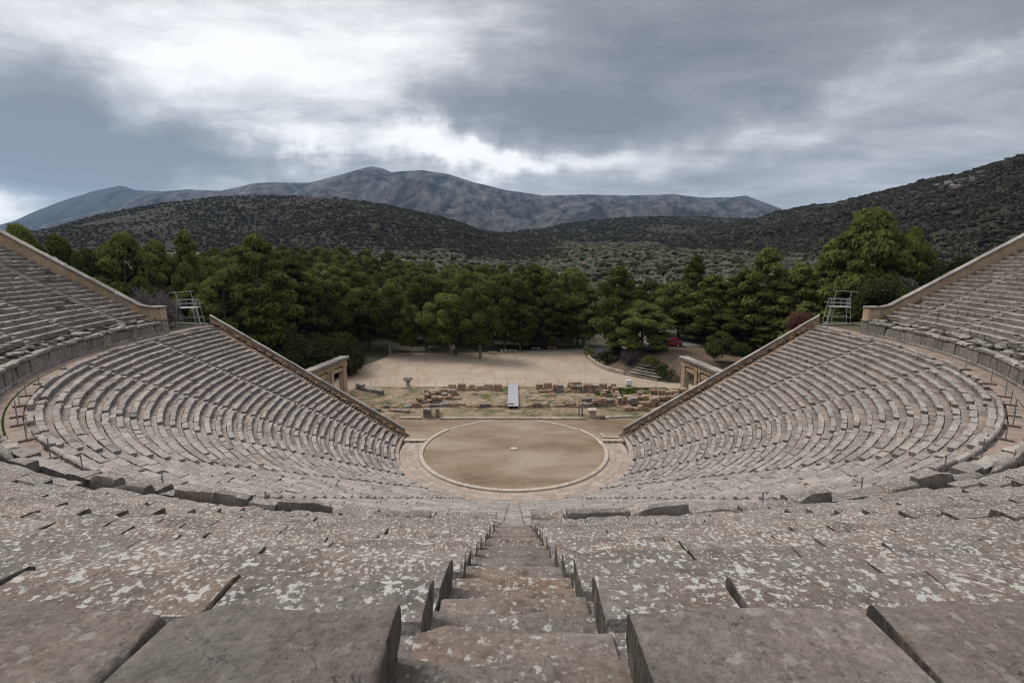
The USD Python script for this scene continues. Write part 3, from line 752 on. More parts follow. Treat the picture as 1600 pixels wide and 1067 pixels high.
# ---- upper tier
upper_prof = seat_profile(D_U, H_U)
upper_near = dense(upper_prof, 0.045)
upper_mid = dense(upper_prof, 0.12)
slab_near = dense([(0.09, -H_U - 0.08), (0.055, -0.17), (0.0, -0.11), (0.0, -0.02), (0.02, 0.0), (D_U + 0.12, 0.0), (D_U + 0.12, -H_U - 0.08)], 0.045)
for j in range(-11, 11):
    t = Thing('seating_wedge', ordinal_label('', j, False), 'stone seating', 'wedges of stone seats in the upper tier')
    rng = np.random.default_rng(400 + j)
    for k in range(N_U):
        r, z = R_U + D_U * k, Z_U + H_U * k
        a, b = j * UWEDGE + STAIR_U / r, (j + 1) * UWEDGE - STAIR_U / r
        if j == 10:
            b = end_upper(r, 0.32)
        if j == -11:
            a = -end_upper(r, 0.32)
        if b - a < 0.5 / r:
            continue
        js = cut(a, b, r, 0.95, 1.8, rng)
        if j in (0, -1) and 12 <= k <= 16:                     # the nearest stones keep their own joints
            offs = {(0, 14): [1.27, 2.75], (-1, 14): [1.28, 2.9], (0, 13): [1.08, 2.2, 3.4], (-1, 13): [1.45, 2.6], (0, 12): [0.98, 2.4], (-1, 12): [1.95, 3.3]}.get((j, k), [1.4, 2.8])
            xs = [STAIR_U] + offs + [(b - a) * r + STAIR_U]
            js = np.array(xs) / r if j == 0 else -np.array(xs[::-1]) / r
        dist = math.hypot(r * math.sin((a + b) / 2) - EYE[0], -r * math.cos((a + b) / 2) - EYE[1])
        for p, q in zip(js[:-1], js[1:]):
            pm = (p + q) / 2
            bx, by = r * math.sin(pm), -r * math.cos(pm)
            ds = math.dist((bx, by, z), EYE)
            gap = rng.uniform(0.003, 0.014) / r
            far_side = abs(j + 0.5) > 3.2
            if rng.random() < (0.03 if far_side else 0.004):
                continue
            chip = 0.0
            if rng.random() < (0.3 if far_side else 0.09):
                chip = rng.choice([-1, 1]) * rng.uniform(0.04, 0.22 if far_side else 0.12)
            kw = dict(amp=0.03, wear=0.10, nu=4, freq=1.8, ragged=0.03)
            prof, mat, sm = upper_prof, 'seat_stone', False
            flat = j in (-1, 0) and k == 14
            L = (q - p) * r
            if ds < 4.5:
                prof, sm = (slab_near if flat else upper_near), 38
                kw = dict(amp=0.010, wear=0.05, nu=max(8, int(L / 0.045)), freq=2.6, ragged=0.015)
                chip = 0
                mat = 'worn_stone' if k >= 14 else 'lichen_stone'
            elif ds < 16:
                prof, sm = upper_mid, 38
                kw = dict(amp=0.018, wear=0.08, nu=max(4, int(L / 0.12)), freq=2.4, ragged=0.03)
                mat = 'lichen_stone'
            if k >= 14 and abs(j + 0.5) < 3:
                mat = 'worn_stone'
            elif abs(j + 0.5) < 6 and mat == 'seat_stone':
                mat = 'lichen_stone'
            ga = gb = gap if ds > 5 else rng.uniform(0.002, 0.005) / r
            if (j, k) == (-1, 14) and abs(q * r + 1.28) < 0.1:
                gb, kw['ragged'], chip = 0.018 / r, 0.06, 0.025
            if (j, k) == (-1, 14) and abs(p * r + 1.28) < 0.1:
                ga, kw['ragged'], chip = 0.018 / r, 0.06, -0.045
            if (j, k) in ((0, 14), (0, 13)) and abs(p * r - (1.27 if k == 14 else 1.08)) < 0.1:
                ga = 0.045 / r
            if j in (-1, 0) and k == 15:
                z -= 0.10
            block(t, 'seat_block', p + ga, q - gb, r, z + rng.normal(0, 0.004 if ds < 6 else 0.010), prof, mat, chip=chip, wide=False, smooth=sm, tilt=rng.normal(0, 0.004 if ds < 8 else 0.016), dr=rng.normal(0, 0.008 if ds < 8 else 0.02) + (0.06 if j in (-1, 0) and k == 15 else 0), skew=rng.normal(0, 0.03), **kw)
flush()

for j in range(-10, 11):
    lab = 'central stone stairway of the upper tier running down from the viewer' if j == 0 else f'{ORD[abs(j) - 1] or "first "}upper stone stairway {"right" if j > 0 else "left"} of the central one'
    t = Thing('stairway', lab, 'stairway', 'stairways between the upper wedges')
    rng = np.random.default_rng(500 + j)
    for k in range(N_U):
        r, z = R_U + D_U * k, Z_U + H_U * k
        for h in (0, 1):
            rr, zz = r - D_U / 2 + h * D_U / 2, z - H_U + h * H_U / 2
            near = j == 0 and k > 8
            pr = [(0.0, -0.3), (0.0, -0.015), (0.02, 0), (D_U / 2 + 0.03, 0), (D_U / 2 + 0.03, -0.3)]
            w = STAIR_U + 0.03
            block(t, 'step', j * UWEDGE - w / rr, j * UWEDGE + w / rr, rr, zz - 0.012 + rng.normal(0, 0.006), dense(pr, 0.05) if near else pr, 'step_stone' if abs(j) < 3 else 'seat_stone', nu=20 if near else 3, amp=0.014 if near else 0.02, wear=0.05, freq=2.6, wide=False, smooth=38 if near else False)

# earth lodged in the open joints of the nearest stones
for x, lab in ((-1.28, 'dark earth lodged in the broken joint of the nearest stones on the left'), (1.29, 'dark earth in the open joint of the nearest stones on the right')):
    r0 = R_U + D_U * 14
    m = rough_box(x - 0.12, x + 0.12, -0.62, -0.06, -0.36, -0.075 if x < 0 else -0.085, 0.03, 4, 5, 9.0)
    m.vertices += [0, -r0 + 0.02, Z_U + H_U * 14]
    single('soil', m, 'core_earth', lab, kind='stuff')

# ---- walkway between the tiers: paving, drain, kerb wall of upright slabs, bench
for ring, (ra, rb) in enumerate(((37.86, 38.62), (38.70, 39.46))):
    if ring == 0:
        t_walk = Thing('walkway', 'curved walkway of reddish paving slabs between the two tiers', 'walkway', kind='structure')
    rng = np.random.default_rng(600 + ring)
    e = end_lower(38.0, 0.2)
    js = cut(-e, e, 38.2, 0.7, 1.25, rng)
    for p, q in zip(js[:-1], js[1:]):
        block(t_walk, 'paving_slab', p + 0.0003, q - 0.0003, ra, Z_WALK + rng.normal(0, 0.008), [(0, -0.2), (0, -0.01), (0.015, 0), (rb - ra - 0.015, 0), (rb - ra, -0.01), (rb - ra, -0.2)], 'paving_stone', nu=2, amp=0.012, wear=0.02)

t = Thing('walkway_wall', 'wall of upright grey slabs behind the walkway, carrying the upper tier', 'stone wall')
rng = np.random.default_rng(610)
e = end_upper(39.6, 0.3)
js = cut(-e, e, 39.5, 0.75, 1.35, rng)
for p, q in zip(js[:-1], js[1:]):
    h = 0 if rng.random() > 0.2 else -rng.uniform(0.02, 0.25)
    block(t, 'upright_slab', p + 0.0005, q - 0.0005, 39.5 + rng.normal(0, 0.02), 13.52, [(0, -1.0), (0, -0.03 + h), (0.03, h), (0.28, h), (0.30, -1.0)], 'wall_stone', nu=3, amp=0.02, wear=0.05, wide=False, chip=0 if rng.random() > 0.2 else rng.choice([-1, 1]) * rng.uniform(0.05, 0.2))
js = cut(-e, e, 39.5, 1.0, 1.8, rng)
for p, q in zip(js[:-1], js[1:]):
    block(t, 'base_slab', p + 0.0003, q - 0.0003, 39.38, 12.53, [(0, -0.35), (0, -0.03), (0.03, 0), (0.2, 0), (0.2, -0.35)], 'wall_stone', nu=3, amp=0.02, wear=0.04, wide=False)
for sgn, lab in ((-1, 'left'), (1, 'right')):
    t = Thing('front_bench', f'broken stone bench with high back topping the walkway wall on the {lab} half', 'stone bench', 'broken front benches of the upper tier')
    rng = np.random.default_rng(640 + sgn)
    js = cut(0.5 / 39.8, end_upper(39.8, 0.4), 39.8, 0.9, 1.9, rng)
    for p, q in zip(js[:-1], js[1:]):
        near = p * 39.8 < 14
        a, b = (p, q) if sgn > 0 else (-q, -p)
        seat = [(0.0, -0.30), (-0.06, -0.22), (-0.06, -0.03), (-0.03, 0.0), (0.52, -0.01), (0.52, -0.30)]
        block(t, 'bench_seat', a + 0.0005, b - 0.0005, 39.42, 13.82 + rng.normal(0, 0.035), dense(seat, 0.15), 'lichen_stone' if near else 'wall_stone', nu=8, amp=0.04, wear=0.12, wide=False, smooth=38, tilt=rng.normal(0, 0.03), chip=0 if rng.random() > 0.3 else rng.choice([-1, 1]) * rng.uniform(0.06, 0.2))
        if p * 39.8 > 20:
            for _ in range(2):
                sx, sy, sz = rng.uniform(0.25, 0.55), rng.uniform(0.2, 0.4), rng.uniform(0.08, 0.2)
                m_ = rough_box(-sx, sx, -sy, sy, -sz, sz * 0.6, 0.05, 2, int(rng.integers(1e6)), 2.5)
                pm_ = (a + b) / 2 + rng.uniform(-0.4, 0.4) / 39.8
                m_.apply_transform(trimesh.transformations.euler_matrix(rng.normal(0, 0.12), rng.normal(0, 0.12), pm_ + rng.normal(0, 0.6)))
                rr_ = rng.uniform(39.9, 41.0)
                m_.apply_translation([rr_ * math.sin(pm_), -rr_ * math.cos(pm_), 13.94 + rng.uniform(0, 0.14)])
                t.part('loose_slab', m_, 'wall_stone')
        if rng.random() < (0.15 if near else (0.3 if p * 39.8 < 32 else 0.88)):
            continue
        h = rng.uniform(0.26, 0.5) if rng.random() > 0.4 else rng.uniform(0.1, 0.26)
        back = [(0.0, -0.25), (0.02, h * 0.7), (0.06, h), (0.30, h - 0.02), (0.38, h * 0.5), (0.40, -0.35)]
        block(t, 'bench_back', a + 0.0005, b - 0.0005, 39.93, 13.86, dense(back, 0.12), 'lip_stone', nu=10, amp=0.06, wear=0.2, freq=1.6, wide=False, smooth=38, tilt=rng.normal(0, 0.07), dr=rng.normal(0, 0.03), chip=0 if rng.random() > 0.5 else rng.choice([-1, 1]) * rng.uniform(0.15, 0.4))
flush()

# ---- retaining walls
for sgn, lab in ((-1, 'left'), (1, 'right')):
    t = Thing('retaining_wall', f'sloping {lab} end wall of the lower seats with a pale coping', 'stone wall', 'sloping end walls of the seating')
    rng = np.random.default_rng(700 + sgn)
    n = 22
    ax = np.linspace(12.9, 38.4, n + 1)
    for i in range(n):
        for nm, off, w, h0, h1, mat in (('coping_stone', 0.0, 0.46, 0.24, 0.52, 'wall_stone'), ('wall_block', 0.06, 0.5, -1.6, 0.238, 'orange_stone')):
            vs = []
            for x in (ax[i] + 0.006, ax[i + 1] - 0.006):
                rr = math.hypot(x, line_y(x)) - 1.0
                zl = Z_L + (rr - R_L) / D_L * H_L
                for yy, hh in ((-off, h0), (w - off * 0, h0), (w - off * 0, h1 - 0.03), (w / 2, h1), (-off, h1 - 0.02)):
                    vs.append((sgn * x, line_y(x) + yy, max(zl + hh, -0.2)))
            f = []
            for a in range(5):
                b = (a + 1) % 5
                f += [[a, b, 5 + b], [a, 5 + b, 5 + a]]
            f += [[0, 2, 1], [0, 3, 2], [0, 4, 3], [5, 6, 7], [5, 7, 8], [5, 8, 9]]
            m = trimesh.Trimesh(vs, f, process=False)
            if sgn < 0:
                m.invert()
            m = m.subdivide().subdivide()
            m.vertices += np.stack([fbm(m.vertices * 1.3 + 9 * c, 3) - 0.5 for c in range(3)], 1) * 0.11
            t.part(nm, m, mat)
    for i in range(5):
        b = rough_box(0.02, 0.9, -0.3, 0.3, 0.0, 0.26, 0.04, 2, i + 50)
        b.vertices[:, 0] = sgn * (38.5 + i * 0.92 + b.vertices[:, 0])
        b.vertices += [0, line_y(38.4) + 0.25 + i * 0.12, 12.2]
        b.fix_normals()
        t.part('end_stone', b, 'wall_stone')
    # loose packing between the wall and the edge steps
    m = []
    for i in range(140):
        x = rng.uniform(13.2, 38.0)
        rr = math.hypot(x, line_y(x)) - 1.0
        zl = Z_L + (rr - R_L) / D_L * H_L
        s = rng.uniform(0.08, 0.2)
        m.append(rough_box(-s, s, -s * 0.8, s * 0.8, -s * 0.6, s * 0.6, s * 0.25, 1, i))
        m[-1].apply_translation([sgn * x, line_y(x) - rng.uniform(0.12, 0.5), zl + rng.uniform(-0.18, 0.04)])
    t.part('packing_stone', cat(m), 'orange_stone')

    t = Thing('retaining_wall', f'high sloping {lab} end wall of the upper seats with a square pier', 'stone wall', 'sloping end walls of the seating')
    X0, X1 = 40.6, 58.6
    n = 14
    ax = np.linspace(X0, X1, n + 1)

    def ztop(x):
        return min(14.15 + 1.25 + max(x - X0 - 0.8, 0) * (H_U / D_U) * 1.085, 24.75)
    for i in range(n):
        for nm, ya, yb, h0, h1, mat in (('coping_stone', Y_UP - 0.10, Y_UP + 0.62, -0.32, 0.0, 'wall_stone'), ('wall_block', Y_UP, Y_UP + 0.5, -3.2, -0.323, 'cream_stone')):
            vs = []
            for x in (ax[i] + 0.006, ax[i + 1] - 0.006):
                zt = ztop(x)
                bev = 0.10 if nm == 'coping_stone' else 0.0
                for yy, hh in ((ya, h0), (yb, h0), (yb, h1 - bev), ((ya + yb) / 2, h1), (ya, h1 - bev)):
                    vs.append((sgn * x, yy, zt + hh))
            f = []
            for a in range(5):
                b = (a + 1) % 5
                f += [[a, b, 5 + b], [a, 5 + b, 5 + a]]
            f += [[0, 2, 1], [0, 3, 2], [0, 4, 3], [5, 6, 7], [5, 7, 8], [5, 8, 9]]
            m = trimesh.Trimesh(vs, f, process=False)
            if sgn < 0:
                m.invert()
            m = m.subdivide().subdivide()
            m.vertices += np.stack([fbm(m.vertices * 1.1 + 9 * c, 3) - 0.5 for c in range(3)], 1) * 0.10
            t.part(nm, m, mat)
    xa, xb = sorted((sgn * 39.35, sgn * 40.6))
    t.part('pier', rough_box(xa, xb, Y_UP - 0.25, Y_UP + 0.75, 13.95, 15.12, 0.02, 3, 5), 'cream_stone')
    t.part('pier_cap', rough_box(xa - 0.08, xb + 0.08, Y_UP - 0.32, Y_UP + 0.82, 15.122, 15.42, 0.04, 3, 8), 'wall_stone')
    t.part('pier_base', rough_box(xa - 0.14, xb + 0.10, Y_UP - 0.35, Y_UP + 0.85, 13.72, 13.948, 0.03, 3, 9), 'wall_stone')
    t.part('pier_footing', rough_box(xa - 0.02, xb + 0.05, Y_UP - 0.3, Y_UP + 0.8, 12.1, 13.718, 0.02, 3, 12), 'wall_stone')

# the top of the upper tier: a back wall
t = Thing('back_wall', 'low stone wall closing the top row of the upper tier', 'stone wall')
rng = np.random.default_rng(730)
e = end_upper(57.3, 0.5)
js = cut(-e, e, 57.3, 1.6, 2.4, rng)
for p, q in zip(js[:-1], js[1:]):
    if abs(p) < 0.25:
        continue
    block(t, 'wall_block', p + 0.0003, q - 0.0003, 57.25, 23.0, [(0, -0.8), (0, 0.9), (0.03, 0.95), (0.45, 0.95), (0.5, -0.8)], 'cream_stone', nu=2, amp=0.02, wear=0.04, wide=False)
flush()

# ------------------------------------------------------------------ orchestra
an = np.linspace(0, 2 * math.pi, 97)[:-1]


def disc(r, z, n=96, rings=10):
    rad = np.linspace(0, r, rings + 1)[1:]
    a = np.arange(n) * 2 * math.pi / n
    v = [[0, 0, z]] + [[q * math.sin(x), -q * math.cos(x), z] for q in rad for x in a]
    f = [[0, 1 + i, 1 + (i + 1) % n] for i in range(n)]
    for k in range(rings - 1):
        for i in range(n):
            p, q = 1 + k * n + i, 1 + k * n + (i + 1) % n
            f += [[p, p + n, q + n], [p, q + n, q]]
    return np.array(v, float), np.array(f)


single('orchestra_floor', disc(9.82, 0.03), 'orchestra_earth', 'round floor of damp brown earth in the orchestra', kind='structure')
t = Thing('orchestra_ring', 'pale stone kerb ring around the earth orchestra', 'kerb ring')
rng = np.random.default_rng(800)
js = np.linspace(-math.radians(127), math.radians(127), 33)
for p, q in zip(js[:-1], js[1:]):
    block(t, 'ring_stone', p + 0.0022, q - 0.0022, 9.82, 0.17, [(0, -0.3), (0, -0.05), (0.04, 0), (0.40, 0.01), (0.46, -0.04), (0.46, -0.35)], 'ring_stone', nu=5, amp=0.012, wear=0.03, wide=False)
# beyond the ring stones the kerb barely shows above the gravel
for sgn in (-1, 1):
    js = np.linspace(math.radians(128.5), math.radians(164), 7)
    for p, q in zip(js[:-1], js[1:]):
        a, b = (p, q) if sgn > 0 else (-q, -p)
        block(t, 'ring_stone', a, b, 9.86, 0.075, [(0, -0.3), (0, -0.01), (0.02, 0), (0.28, 0), (0.3, -0.3)], 'ring_stone', nu=5, amp=0.008, wear=0.02, wide=False)
flush()
st = trimesh.creation.cylinder(0.42, 0.14, sections=40)
st.apply_translation([0, 0, 0.06])
single('altar_stone', st, 'ring_stone', 'small round pale stone set at the centre of the orchestra', 'stone')

# paved channel between ring and seats
t = Thing('gangway', 'ring shaped gangway of pale slabs between the kerb ring and the first seats', 'pavement', kind='structure')
rng = np.random.default_rng(810)
for ra, rb in ((10.3, 11.0), (11.02, 11.75), (11.77, 12.42)):
    js = cut(-math.radians(101), math.radians(101), ra, 0.6, 1.2, rng)
    for p, q in zip(js[:-1], js[1:]):
        block(t, 'paving_slab', p + 0.0006, q - 0.0006, ra, 0.02 + rng.normal(0, 0.006), [(0, -0.12), (0, -0.006), (0.01, 0), (rb - ra - 0.01, 0), (rb - ra, -0.006), (rb - ra, -0.12)], 'gangway_stone', nu=2, amp=0.008, wear=0.01, wide=False)
t = Thing('first_step', 'curved low stone step at the foot of the lower seats', 'stone step')
for p, q in zip(*(lambda js: (js[:-1], js[1:]))(cut(-end_lower(12.4, 0.6), end_lower(12.4, 0.6), 12.4, 0.9, 1.5, rng))):
    block(t, 'kerb_stone', p + 0.0006, q - 0.0006, 12.3, 0.17, [(0, -0.3), (0, -0.02), (0.02, 0), (0.62, 0), (0.62, -0.3)], 'gangway_stone', nu=3, amp=0.014, wear=0.04)
flush()
for sgn, lab in ((-1, 'left'), (1, 'right')):
    t = Thing('drain_slab', f'stone beam bridging the gangway at the {lab} end of the kerb ring', 'stone beam', 'stone beams across the gangway')
    a, b = sorted((sgn * 10.02, sgn * 12.5))
    t.part('beam', rough_box(a, b, 1.95, 2.55, 0.03, 0.27, 0.015, 3, 3), 'ring_stone')
    for q in (0.35, 0.62):
        c = a + (b - a) * q
        t.part('drain_mouth', box(c - 0.14, c + 0.14, 1.935, 1.951, 0.04, 0.17), 'black_paint')
# a curved slab of old kerb lying right of the ring
t = Thing('kerb_fragment', 'loose curved pale kerb slab lying beside the right seats', 'stone fragment')
vs = [(10.35, 4.3), (10.2, 5.5), (10.6, 6.0), (10.55, 5.2), (10.8, 4.45), (12.3, 4.35), (12.2, 4.1)]
import shapely.geometry as sg
m = trimesh.creation.extrude_polygon(sg.Polygon(vs), 0.14, engine='earcut')
m.apply_translation([0, -0.9, 0.03])
t.part('slab', m.subdivide(), 'ring_stone')

# ------------------------------------------------------------------ stage building ruins, court, gates


def sheet(poly, z, step, name, mat, label, lift=None):
    """A ground sheet over a polygon, cut into small triangles so that it can follow the ground."""
    p = sg.Polygon(poly)
    x0, y0, x1, y1 = p.bounds
    m = trimesh.creation.triangulate_polygon(p.segmentize(step), engine='earcut')
    v = np.column_stack([m[0], np.zeros(len(m[0]))])
    tm = trimesh.Trimesh(v, m[1], process=False).subdivide_to_size(step * 1.5, max_iter=12)
    tm.vertices[:, 2] = z if lift is None else lift(tm.vertices[:, 0], tm.vertices[:, 1]) + z
    return single(name, tm, mat, label, kind='structure')


COURT = [(-29, 15), (-29.5, 27), (-31, 36), (-27.0, 47), (-26, 54.6), (-8, 55.2), (4, 57.5), (10, 59.5), (16, 60), (15.4, 50), (15.6, 46), (16.4, 40), (18.3, 36.2), (21, 33), (24.2, 30.0), (29, 28.5), (30, 15)]
single('court', (lambda m: m)(trimesh.Trimesh(*(lambda a: (np.column_stack([a[0], np.full(len(a[0]), 0.02)]), a[1]))(trimesh.creation.triangulate_polygon(sg.Polygon(COURT).segmentize(2.0), engine='earcut')), process=False)), 'sand', 'court of pale pinkish sand behind the stage ruins', kind='structure')
STAGE = [(-24.5, 10.3), (-25.5, 26.2), (-14, 26.6), (12.5, 26.8), (18, 25.8), (27.5, 22.2), (24, 9.6), (12.6, 10.9), (9, 10.25), (-8.5, 10.25)]
tri = trimesh.creation.triangulate_polygon(sg.Polygon(STAGE).segmentize(0.5), engine='earcut')
tm = trimesh.Trimesh(np.column_stack([tri[0], np.zeros(len(tri[0]))]), tri[1], process=False).subdivide_to_size(0.8, max_iter=12)
edge = np.array([sg.Polygon(STAGE).exterior.distance(sg.Point(p[:2])) for p in tm.vertices])
tm.vertices[:, 2] = 0.03 + np.clip(edge, 0, 1.2) * 0.18 + (fbm(tm.vertices * 0.9, 4, 3) - 0.5) * 0.35 * np.clip(edge, 0, 1)
single('stage_ground', tm, 'stage_earth', 'earth and patchy grass among the stage ruins', kind='structure', smooth=True)
a = np.array([[x, y] for x, y in [(-14.5, 9.9), (-9.4, 3.2), (9.4, 3.2), (14.5, 9.9), (27, 9.5), (30, 14.5), (24, 9.0)]])
PAR = [(-36, 8.8), (-13.4, 3.4), (-12.3, 2.5), (-9.0, 2.5), (0, 4), (9.0, 2.5), (12.3, 2.5), (13.4, 3.4), (36, 8.8), (36, 16), (-36, 16)]
tri = trimesh.creation.triangulate_polygon(sg.Polygon(PAR).segmentize(1.5), engine='earcut')
single('forecourt', trimesh.Trimesh(np.column_stack([tri[0], np.full(len(tri[0]), 0.012)]), tri[1], process=False), 'orchestra_earth', 'strip of pale trodden earth between orchestra and stage', kind='structure')

rng = np.random.default_rng(900)


def wall_of_blocks(name, label, runs, mat, seed, hmin=0.35, hmax=0.75, w=0.6, lo=0.7, hi=1.4, courses=1):
    t = Thing(name, label, 'ruined wall')
    r = np.random.default_rng(seed)
    for (x0, y0, x1, y1) in runs:
        L = math.hypot(x1 - x0, y1 - y0)
        ang = math.atan2(y1 - y0, x1 - x0)
        for c in range(courses):
            s = r.uniform(0, 0.4)
            while s < L:
                k = r.uniform(lo, hi)
                if r.random() > 0.05 + 0.33 * c:
                    h = r.uniform(hmin, hmax)
                    z0 = 0.05 + c * (hmin + hmax) / 2
                    b = rough_box(-k / 2 + 0.006, k / 2 - 0.006, -w / 2, w / 2, 0, h, 0.075, 2, int(r.integers(1e6)), 1.6)
                    T = trimesh.transformations.rotation_matrix(ang + r.normal(0, 0.05), [0, 0, 1])
                    b.apply_transform(T)
                    b.apply_translation([x0 + math.cos(ang) * (s + k / 2), y0 + math.sin(ang) * (s + k / 2) + r.normal(0, 0.06), z0])
                    t.part('stone_block', b, mat if r.random() > 0.25 else 'wall_stone')
                s += k
    return t


# kerb line of the stage front, cut in long slabs
t = Thing('stage_kerb', 'long low kerb of pale slabs along the front of the stage', 'kerb')
for (xa, ya, xb, yb) in [(-9.6, 10.35, 9.3, 10.35), (11.3, 10.6, 17.5, 11.6), (-14.8, 10.5, -12.0, 10.4)]:
    n = max(1, int(math.hypot(xb - xa, yb - ya) / 1.4))
    for i in range(n):
        p, q = np.array([xa, ya]) + (np.array([xb, yb]) - [xa, ya]) * i / n, np.array([xa, ya]) + (np.array([xb, yb]) - [xa, ya]) * (i + 1) / n
        b = rough_box(p[0] + 0.01, q[0] - 0.01, -0.22, 0.22, 0.0, 0.24, 0.02, 2, i)
        b.vertices[:, 1] += p[1] + (q[1] - p[1]) * (b.vertices[:, 0] - p[0]) / (q[0] - p[0])
        t.part('kerb_slab', b, 'ring_stone')
wall_of_blocks('ruined_wall', 'front foundation wall of the stage left of the metal ramp', [(-9.3, 14.9, -0.9, 14.9), (-15.6, 14.7, -10.2, 14.9), (-9.0, 15.6, -5.0, 15.6)], 'orange_stone', 1, 0.4, 0.85)
wall_of_blocks('ruined_wall', 'front foundation wall of the stage right of the metal ramp', [(0.8, 14.9, 9.2, 14.9), (3.6, 15.6, 9.0, 15.6)], 'orange_stone', 2, 0.4, 0.85)
wall_of_blocks('ruined_wall', 'orange foundation wall in two courses at the right end of the stage', [(9.6, 15.2, 14.8, 15.4), (9.4, 17.6, 13.0, 17.9), (14.8, 15.4, 15.0, 18.5)], 'orange_stone', 3, 0.45, 0.9, courses=2)
wall_of_blocks('ruined_wall', 'heap of ochre wall blocks by the sloping right end wall', [(15.6, 14.6, 22.0, 15.8), (16.5, 18.4, 23.0, 18.8), (14.4, 13.0, 18.0, 13.5)], 'orange_stone', 4, 0.5, 1.0, w=0.9, courses=2)
wall_of_blocks('ruined_wall', 'brown rubble wall crossing the left half of the stage', [(-14.0, 16.8, -9.0, 17.0), (-13.4, 18.4, -8.8, 18.6), (-13.0, 20.2, -9.0, 20.4), (-14.0, 22.4, -9.6, 22.6)], 'orange_stone', 5, 0.4, 0.8, w=0.8, courses=2)
wall_of_blocks('ruined_wall', 'low ochre wall at the left end of the stage beside the sloping end wall', [(-21.6, 14.8, -16.2, 14.6), (-20.5, 13.2, -14.4, 12.3)], 'orange_stone', 6, 0.35, 0.7)
wall_of_blocks('ruined_wall', 'broken orange wall between the rear blocks and the grass on the right', [(3.6, 22.4, 9.4, 22.6), (9.8, 22.6, 15.2, 22.8), (15.0, 18.6, 15.2, 22.6)], 'orange_stone', 7, 0.5, 0.9, w=0.8, courses=2)
wall_of_blocks('ruined_wall', 'ramp wall of dark rough stones running from the left gate to the stage', [(-24.6, 24.6, -20.2, 21.4)], 'wall_stone', 8, 0.6, 1.2, w=0.8)
wall_of_blocks('ruined_wall', 'low inner footing of ochre stones crossing the stage left of the ramp', [(-8.8, 21.6, -1.2, 21.6), (-9.0, 18.4, -5.0, 18.2)], 'cream_stone', 11, 0.2, 0.45, w=0.5)
wall_of_blocks('ruined_wall', 'low inner footing of ochre stones crossing the stage right of the ramp', [(1.2, 21.0, 9.0, 21.2), (2.0, 18.2, 8.5, 18.4)], 'cream_stone', 12, 0.2, 0.45, w=0.5)
wall_of_blocks('ruined_wall', 'orange cross walls standing between the stage and the right end wall', [(18.6, 16.4, 24.5, 17.0), (15.2, 16.8, 19.5, 16.9), (20.0, 20.5, 24.8, 20.2)], 'orange_stone', 13, 0.45, 0.9, w=0.8, courses=2)
# the separate standing blocks of the rear wall
LEFTB = [(-9.6, 1.15, 1.1), (-8.1, 1.2, 1.15), (-6.5, 0.95, 1.05), (-5.2, 1.0, 0.85), (-3.9, 1.25, 1.1), (-2.5, 1.3, 1.05)]
NOTE = ['leftmost of the rear row, beside the gap', 'second of the rear row, square and broad', 'third of the rear row, narrow with a rounded top', 'fourth of the rear row, lowest and rounded', 'fifth of the rear row, broad and grey', 'sixth of the rear row, nearest the metal ramp']
for (x, w, h), s in zip(LEFTB, NOTE):
    b = rough_box(x - w / 2, x + w / 2, 23.4, 24.2, 0.05, h + 0.1, 0.05, 3, int(x * 10) + 500)
    single('stone_block', b, 'orange_stone' if x in (-2.5, -8.1) else 'cream_stone', f'standing block left of the ramp, {s}', 'stone block')
RIGHTB = [(4.0, 1.1, 1.0), (5.3, 1.25, 1.2), (6.8, 1.1, 0.9), (8.8, 0.85, 1.25), (9.9, 1.4, 1.3), (11.9, 1.5, 1.1), (13.9, 1.2, 1.15)]
NOTE = ['nearest the ramp, grey and low', 'second from the ramp, ochre and square', 'third from the ramp, low and rounded', 'fourth from the ramp, tall and narrow', 'fifth from the ramp, broad and dark topped', 'sixth from the ramp, dark orange', 'last of the row, beside the grass']
for (x, w, h), s in zip(RIGHTB, NOTE):
    b = rough_box(x - w / 2, x + w / 2, 23.8, 24.6, 0.05, h + 0.1, 0.06, 3, int(x * 10) + 700)
    single('stone_block', b, 'orange_stone', f'standing block right of the ramp, {s}', 'stone block')
# altar-like blocks on the stage front
t = Thing('pedestal', 'pale stone pedestal with a broad cap at the right front of the stage', 'pedestal', loc=(10.3, 11.1, 0.05))
t.part('shaft', rough_box(-0.45, 0.45, -0.4, 0.4, 0, 0.85, 0.04, 3, 1), 'ring_stone')
t.part('cap', rough_box(-0.6, 0.6, -0.5, 0.5, 0.852, 1.1, 0.04, 3, 2), 'ring_stone')
t = Thing('pedestal', 'grey stone pedestal with a hollow top at the left front of the stage', 'pedestal', loc=(-11.3, 10.9, 0.05))
t.part('shaft', rough_box(-0.5, 0.5, -0.4, 0.4, 0, 0.75, 0.05, 3, 4), 'wall_stone')
t.part('cap', rough_box(-0.55, 0.5, -0.42, 0.42, 0.752, 1.15, 0.08, 3, 5), 'wall_stone')
single('stone_block', rough_box(-10.2, -9.75, 10.6, 11.2, 0.03, 1.25, 0.05, 3, 6), 'orange_stone', 'slim upright brown stone beside the grey pedestal', 'stone block')
single('stone_block', rough_box(11.2, 11.8, 10.2, 10.7, 0.03, 0.55, 0.07, 3, 9), 'wall_stone', 'small grey stone at the foot of the pale pedestal', 'stone block')
t = Thing('fluted_stub', 'pair of slim pale posts standing before the orange wall', 'posts')
for dx in (8.55, 9.0):
    t.part('post', bar((dx, 11.3, 0.1), (dx, 11.3, 1.9), 0.09, 10, 0.075), 'wall_stone')

